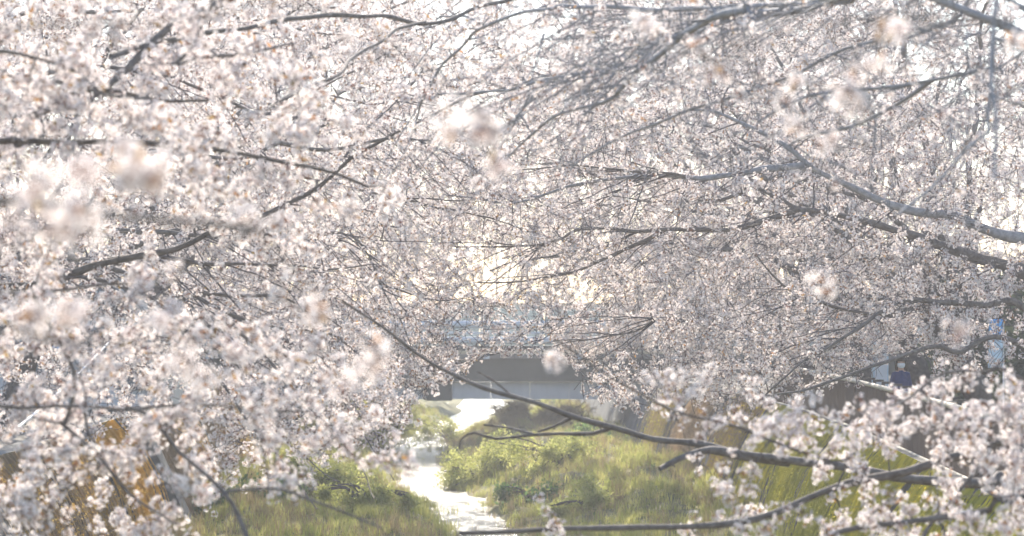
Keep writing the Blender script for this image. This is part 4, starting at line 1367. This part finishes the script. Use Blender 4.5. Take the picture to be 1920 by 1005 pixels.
def bush(cx, cy, rx, ry, rz, n, coll, label, group, size=1.0, lobes=8):
    base = (cx, cy, float(bed_z(cx, cy)) - .05)
    root = empty('bush', base)
    tag(root, label, 'bush', group)
    st = MB()
    LC = [(rng.normal(0, .6, 3) * (rx, ry, rz * .3) + (0, 0, rz * rng.uniform(.1, 0.9)), rng.uniform(.25, .6)) for _ in range(lobes)]
    for lc, lr in LC:
        for k in range(5):
            e = lc + rng.normal(0, .35, 3) * (rx * lr, ry * lr, rz * lr) + (0, 0, .1)
            e[2] = max(e[2], .2)
            st.tube(smooth_line([np.array(base), np.array(base) + e * .5 + (0, 0, .25), np.array(base) + e], .3), [.02] * 1, 4, cap=False)
    st.build('stems', M['twig'], root)['kind'] = 'stuff'
    u = rng.normal(0, 1, (n, 3)); u /= np.linalg.norm(u, axis=1)[:, None]
    u *= rng.uniform(0.05, 1.25, (n, 1)) ** 0.8
    w = rng.integers(0, lobes, n)
    P = np.array([LC[i][0] for i in w]) + u * np.array([[rx, ry, rz]]) * np.array([LC[i][1] for i in w])[:, None]
    P[:, 2] = np.abs(P[:, 2])
    P += np.array(base)
    scatter('foliage', coll, P, rng.uniform(0, 6.28, (n, 3)), rng.uniform(.7, 1.4, n) * size, root)


def bpx(x, y, z=0.4):
    Y = FPX * (CAMZ - z) / (y - HOR)
    return (x - 960) / FPX * Y, Y


BG = 'bushes on the river bed'
for x, y, rx, rz, n, cl, lab in (
        (900, 895, 1.3, 1.5, 800, LFK, 'tall pale green willow bush beside the bright stream'),
        (700, 825, 2.0, 1.6, 900, LFK, 'pale yellow-green bush before the bridge, left of the stream'),
        (850, 812, 1.5, 1.2, 500, LFK, 'light green bush below the bridge pier'),
        (1010, 940, 0.9, 0.8, 400, LFD, 'dark green weedy bush at the right edge of the stream'),
        (1060, 905, 1.5, 0.9, 700, LFK, 'broad rounded green bush on the middle of the island'),
        (1120, 975, 1.0, 0.6, 500, LFK, 'low yellow-green bush before the broad island bush'),
        (1125, 860, 1.3, 0.9, 600, LFD, 'bluish green bush at the foot of the right wall'),
        (590, 955, 1.3, 0.8, 800, LFK, 'bright green low bush on the left grass bank'),
        (480, 985, 1.2, 0.7, 800, LFD, 'leafy green bush at the foot of the left wall'),
        (690, 990, 0.7, 0.4, 400, LFK, 'small bush left of the stream by the lower edge'),
        (1010, 825, 1.6, 1.2, 700, G2, 'brown dry bush in the shade before the bridge')):
    X, Y = bpx(x, y)
    bush(X, Y, rx, rx * .8, rz, n, cl, lab, BG)

# ------------------------------------------------------------------ dark evergreen backdrop, added on both banks to darken the gaps between blossoms
M['evergreen'] = leaf_mat('evergreen_leaf', (0.045, 0.07, 0.04), (0.09, 0.12, 0.065), 0.25)
EV = proto_collection('evergreen_kind', [sprig(22, .20, .07, 'evergreen', .32), sprig(18, .18, .06, 'evergreen', .3)])


def backdrop_hedge(x0, x1, y0, y1, z1, n, label):
    root = empty('backdrop_hedge', ((x0 + x1) / 2, (y0 + y1) / 2, TOPZ))
    tag(root, label, 'backdrop_hedge', 'added dark backdrops behind the promenades')
    yy = rng.uniform(y0, y1, n)
    top = z1 * (1 + 0.12 * np.sin(yy * .8) + 0.08 * np.sin(yy * 2.3))
    z = TOPZ + 0.2 + top * rng.uniform(0, 1, n)
    P = np.stack([rng.uniform(x0, x1, n) + .25 * np.sin(z * 2 + yy), yy, z], 1)
    scatter('foliage', EV, P, rng.uniform(0, 6.28, (n, 3)), rng.uniform(.7, 1.4, n), root)
    st = MB()
    for y in np.arange(y0 + .4, y1, .9):
        st.tube([((x0 + x1) / 2, y, TOPZ - .05), ((x0 + x1) / 2 + .05, y, TOPZ + z1 * .5), ((x0 + x1) / 2, y + .1, TOPZ + z1 * .8)], [.05, .04, .02], 5)
    st.build('stems', M['bark_dark'], root)['kind'] = 'stuff'


backdrop_hedge(-19, -17, 52, 84, 3.4, 3600, 'tall leafy backdrop added to darken the gaps in the left blossoms')
backdrop_hedge(13.4, 15.2, 50, 80, 3.2, 3000, 'tall leafy backdrop added to darken the gaps in the right bank trees')

# ------------------------------------------------------------------ haze over the whole place
m, nt, out = mat('haze')
v = nt.nodes.new('ShaderNodeVolumePrincipled')
v.inputs['Color'].default_value = (0.95, 0.96, 1.0, 1)
v.inputs['Density'].default_value = 0.0014
v.inputs['Anisotropy'].default_value = 0.3
nt.links.new(v.outputs[0], out.inputs['Volume'])
hb = MB().box((0, 145, 9.0), (310, 356, 22)).build('haze', m)
tag(hb, 'pale sunlit air between the trees', 'haze', kind='stuff')
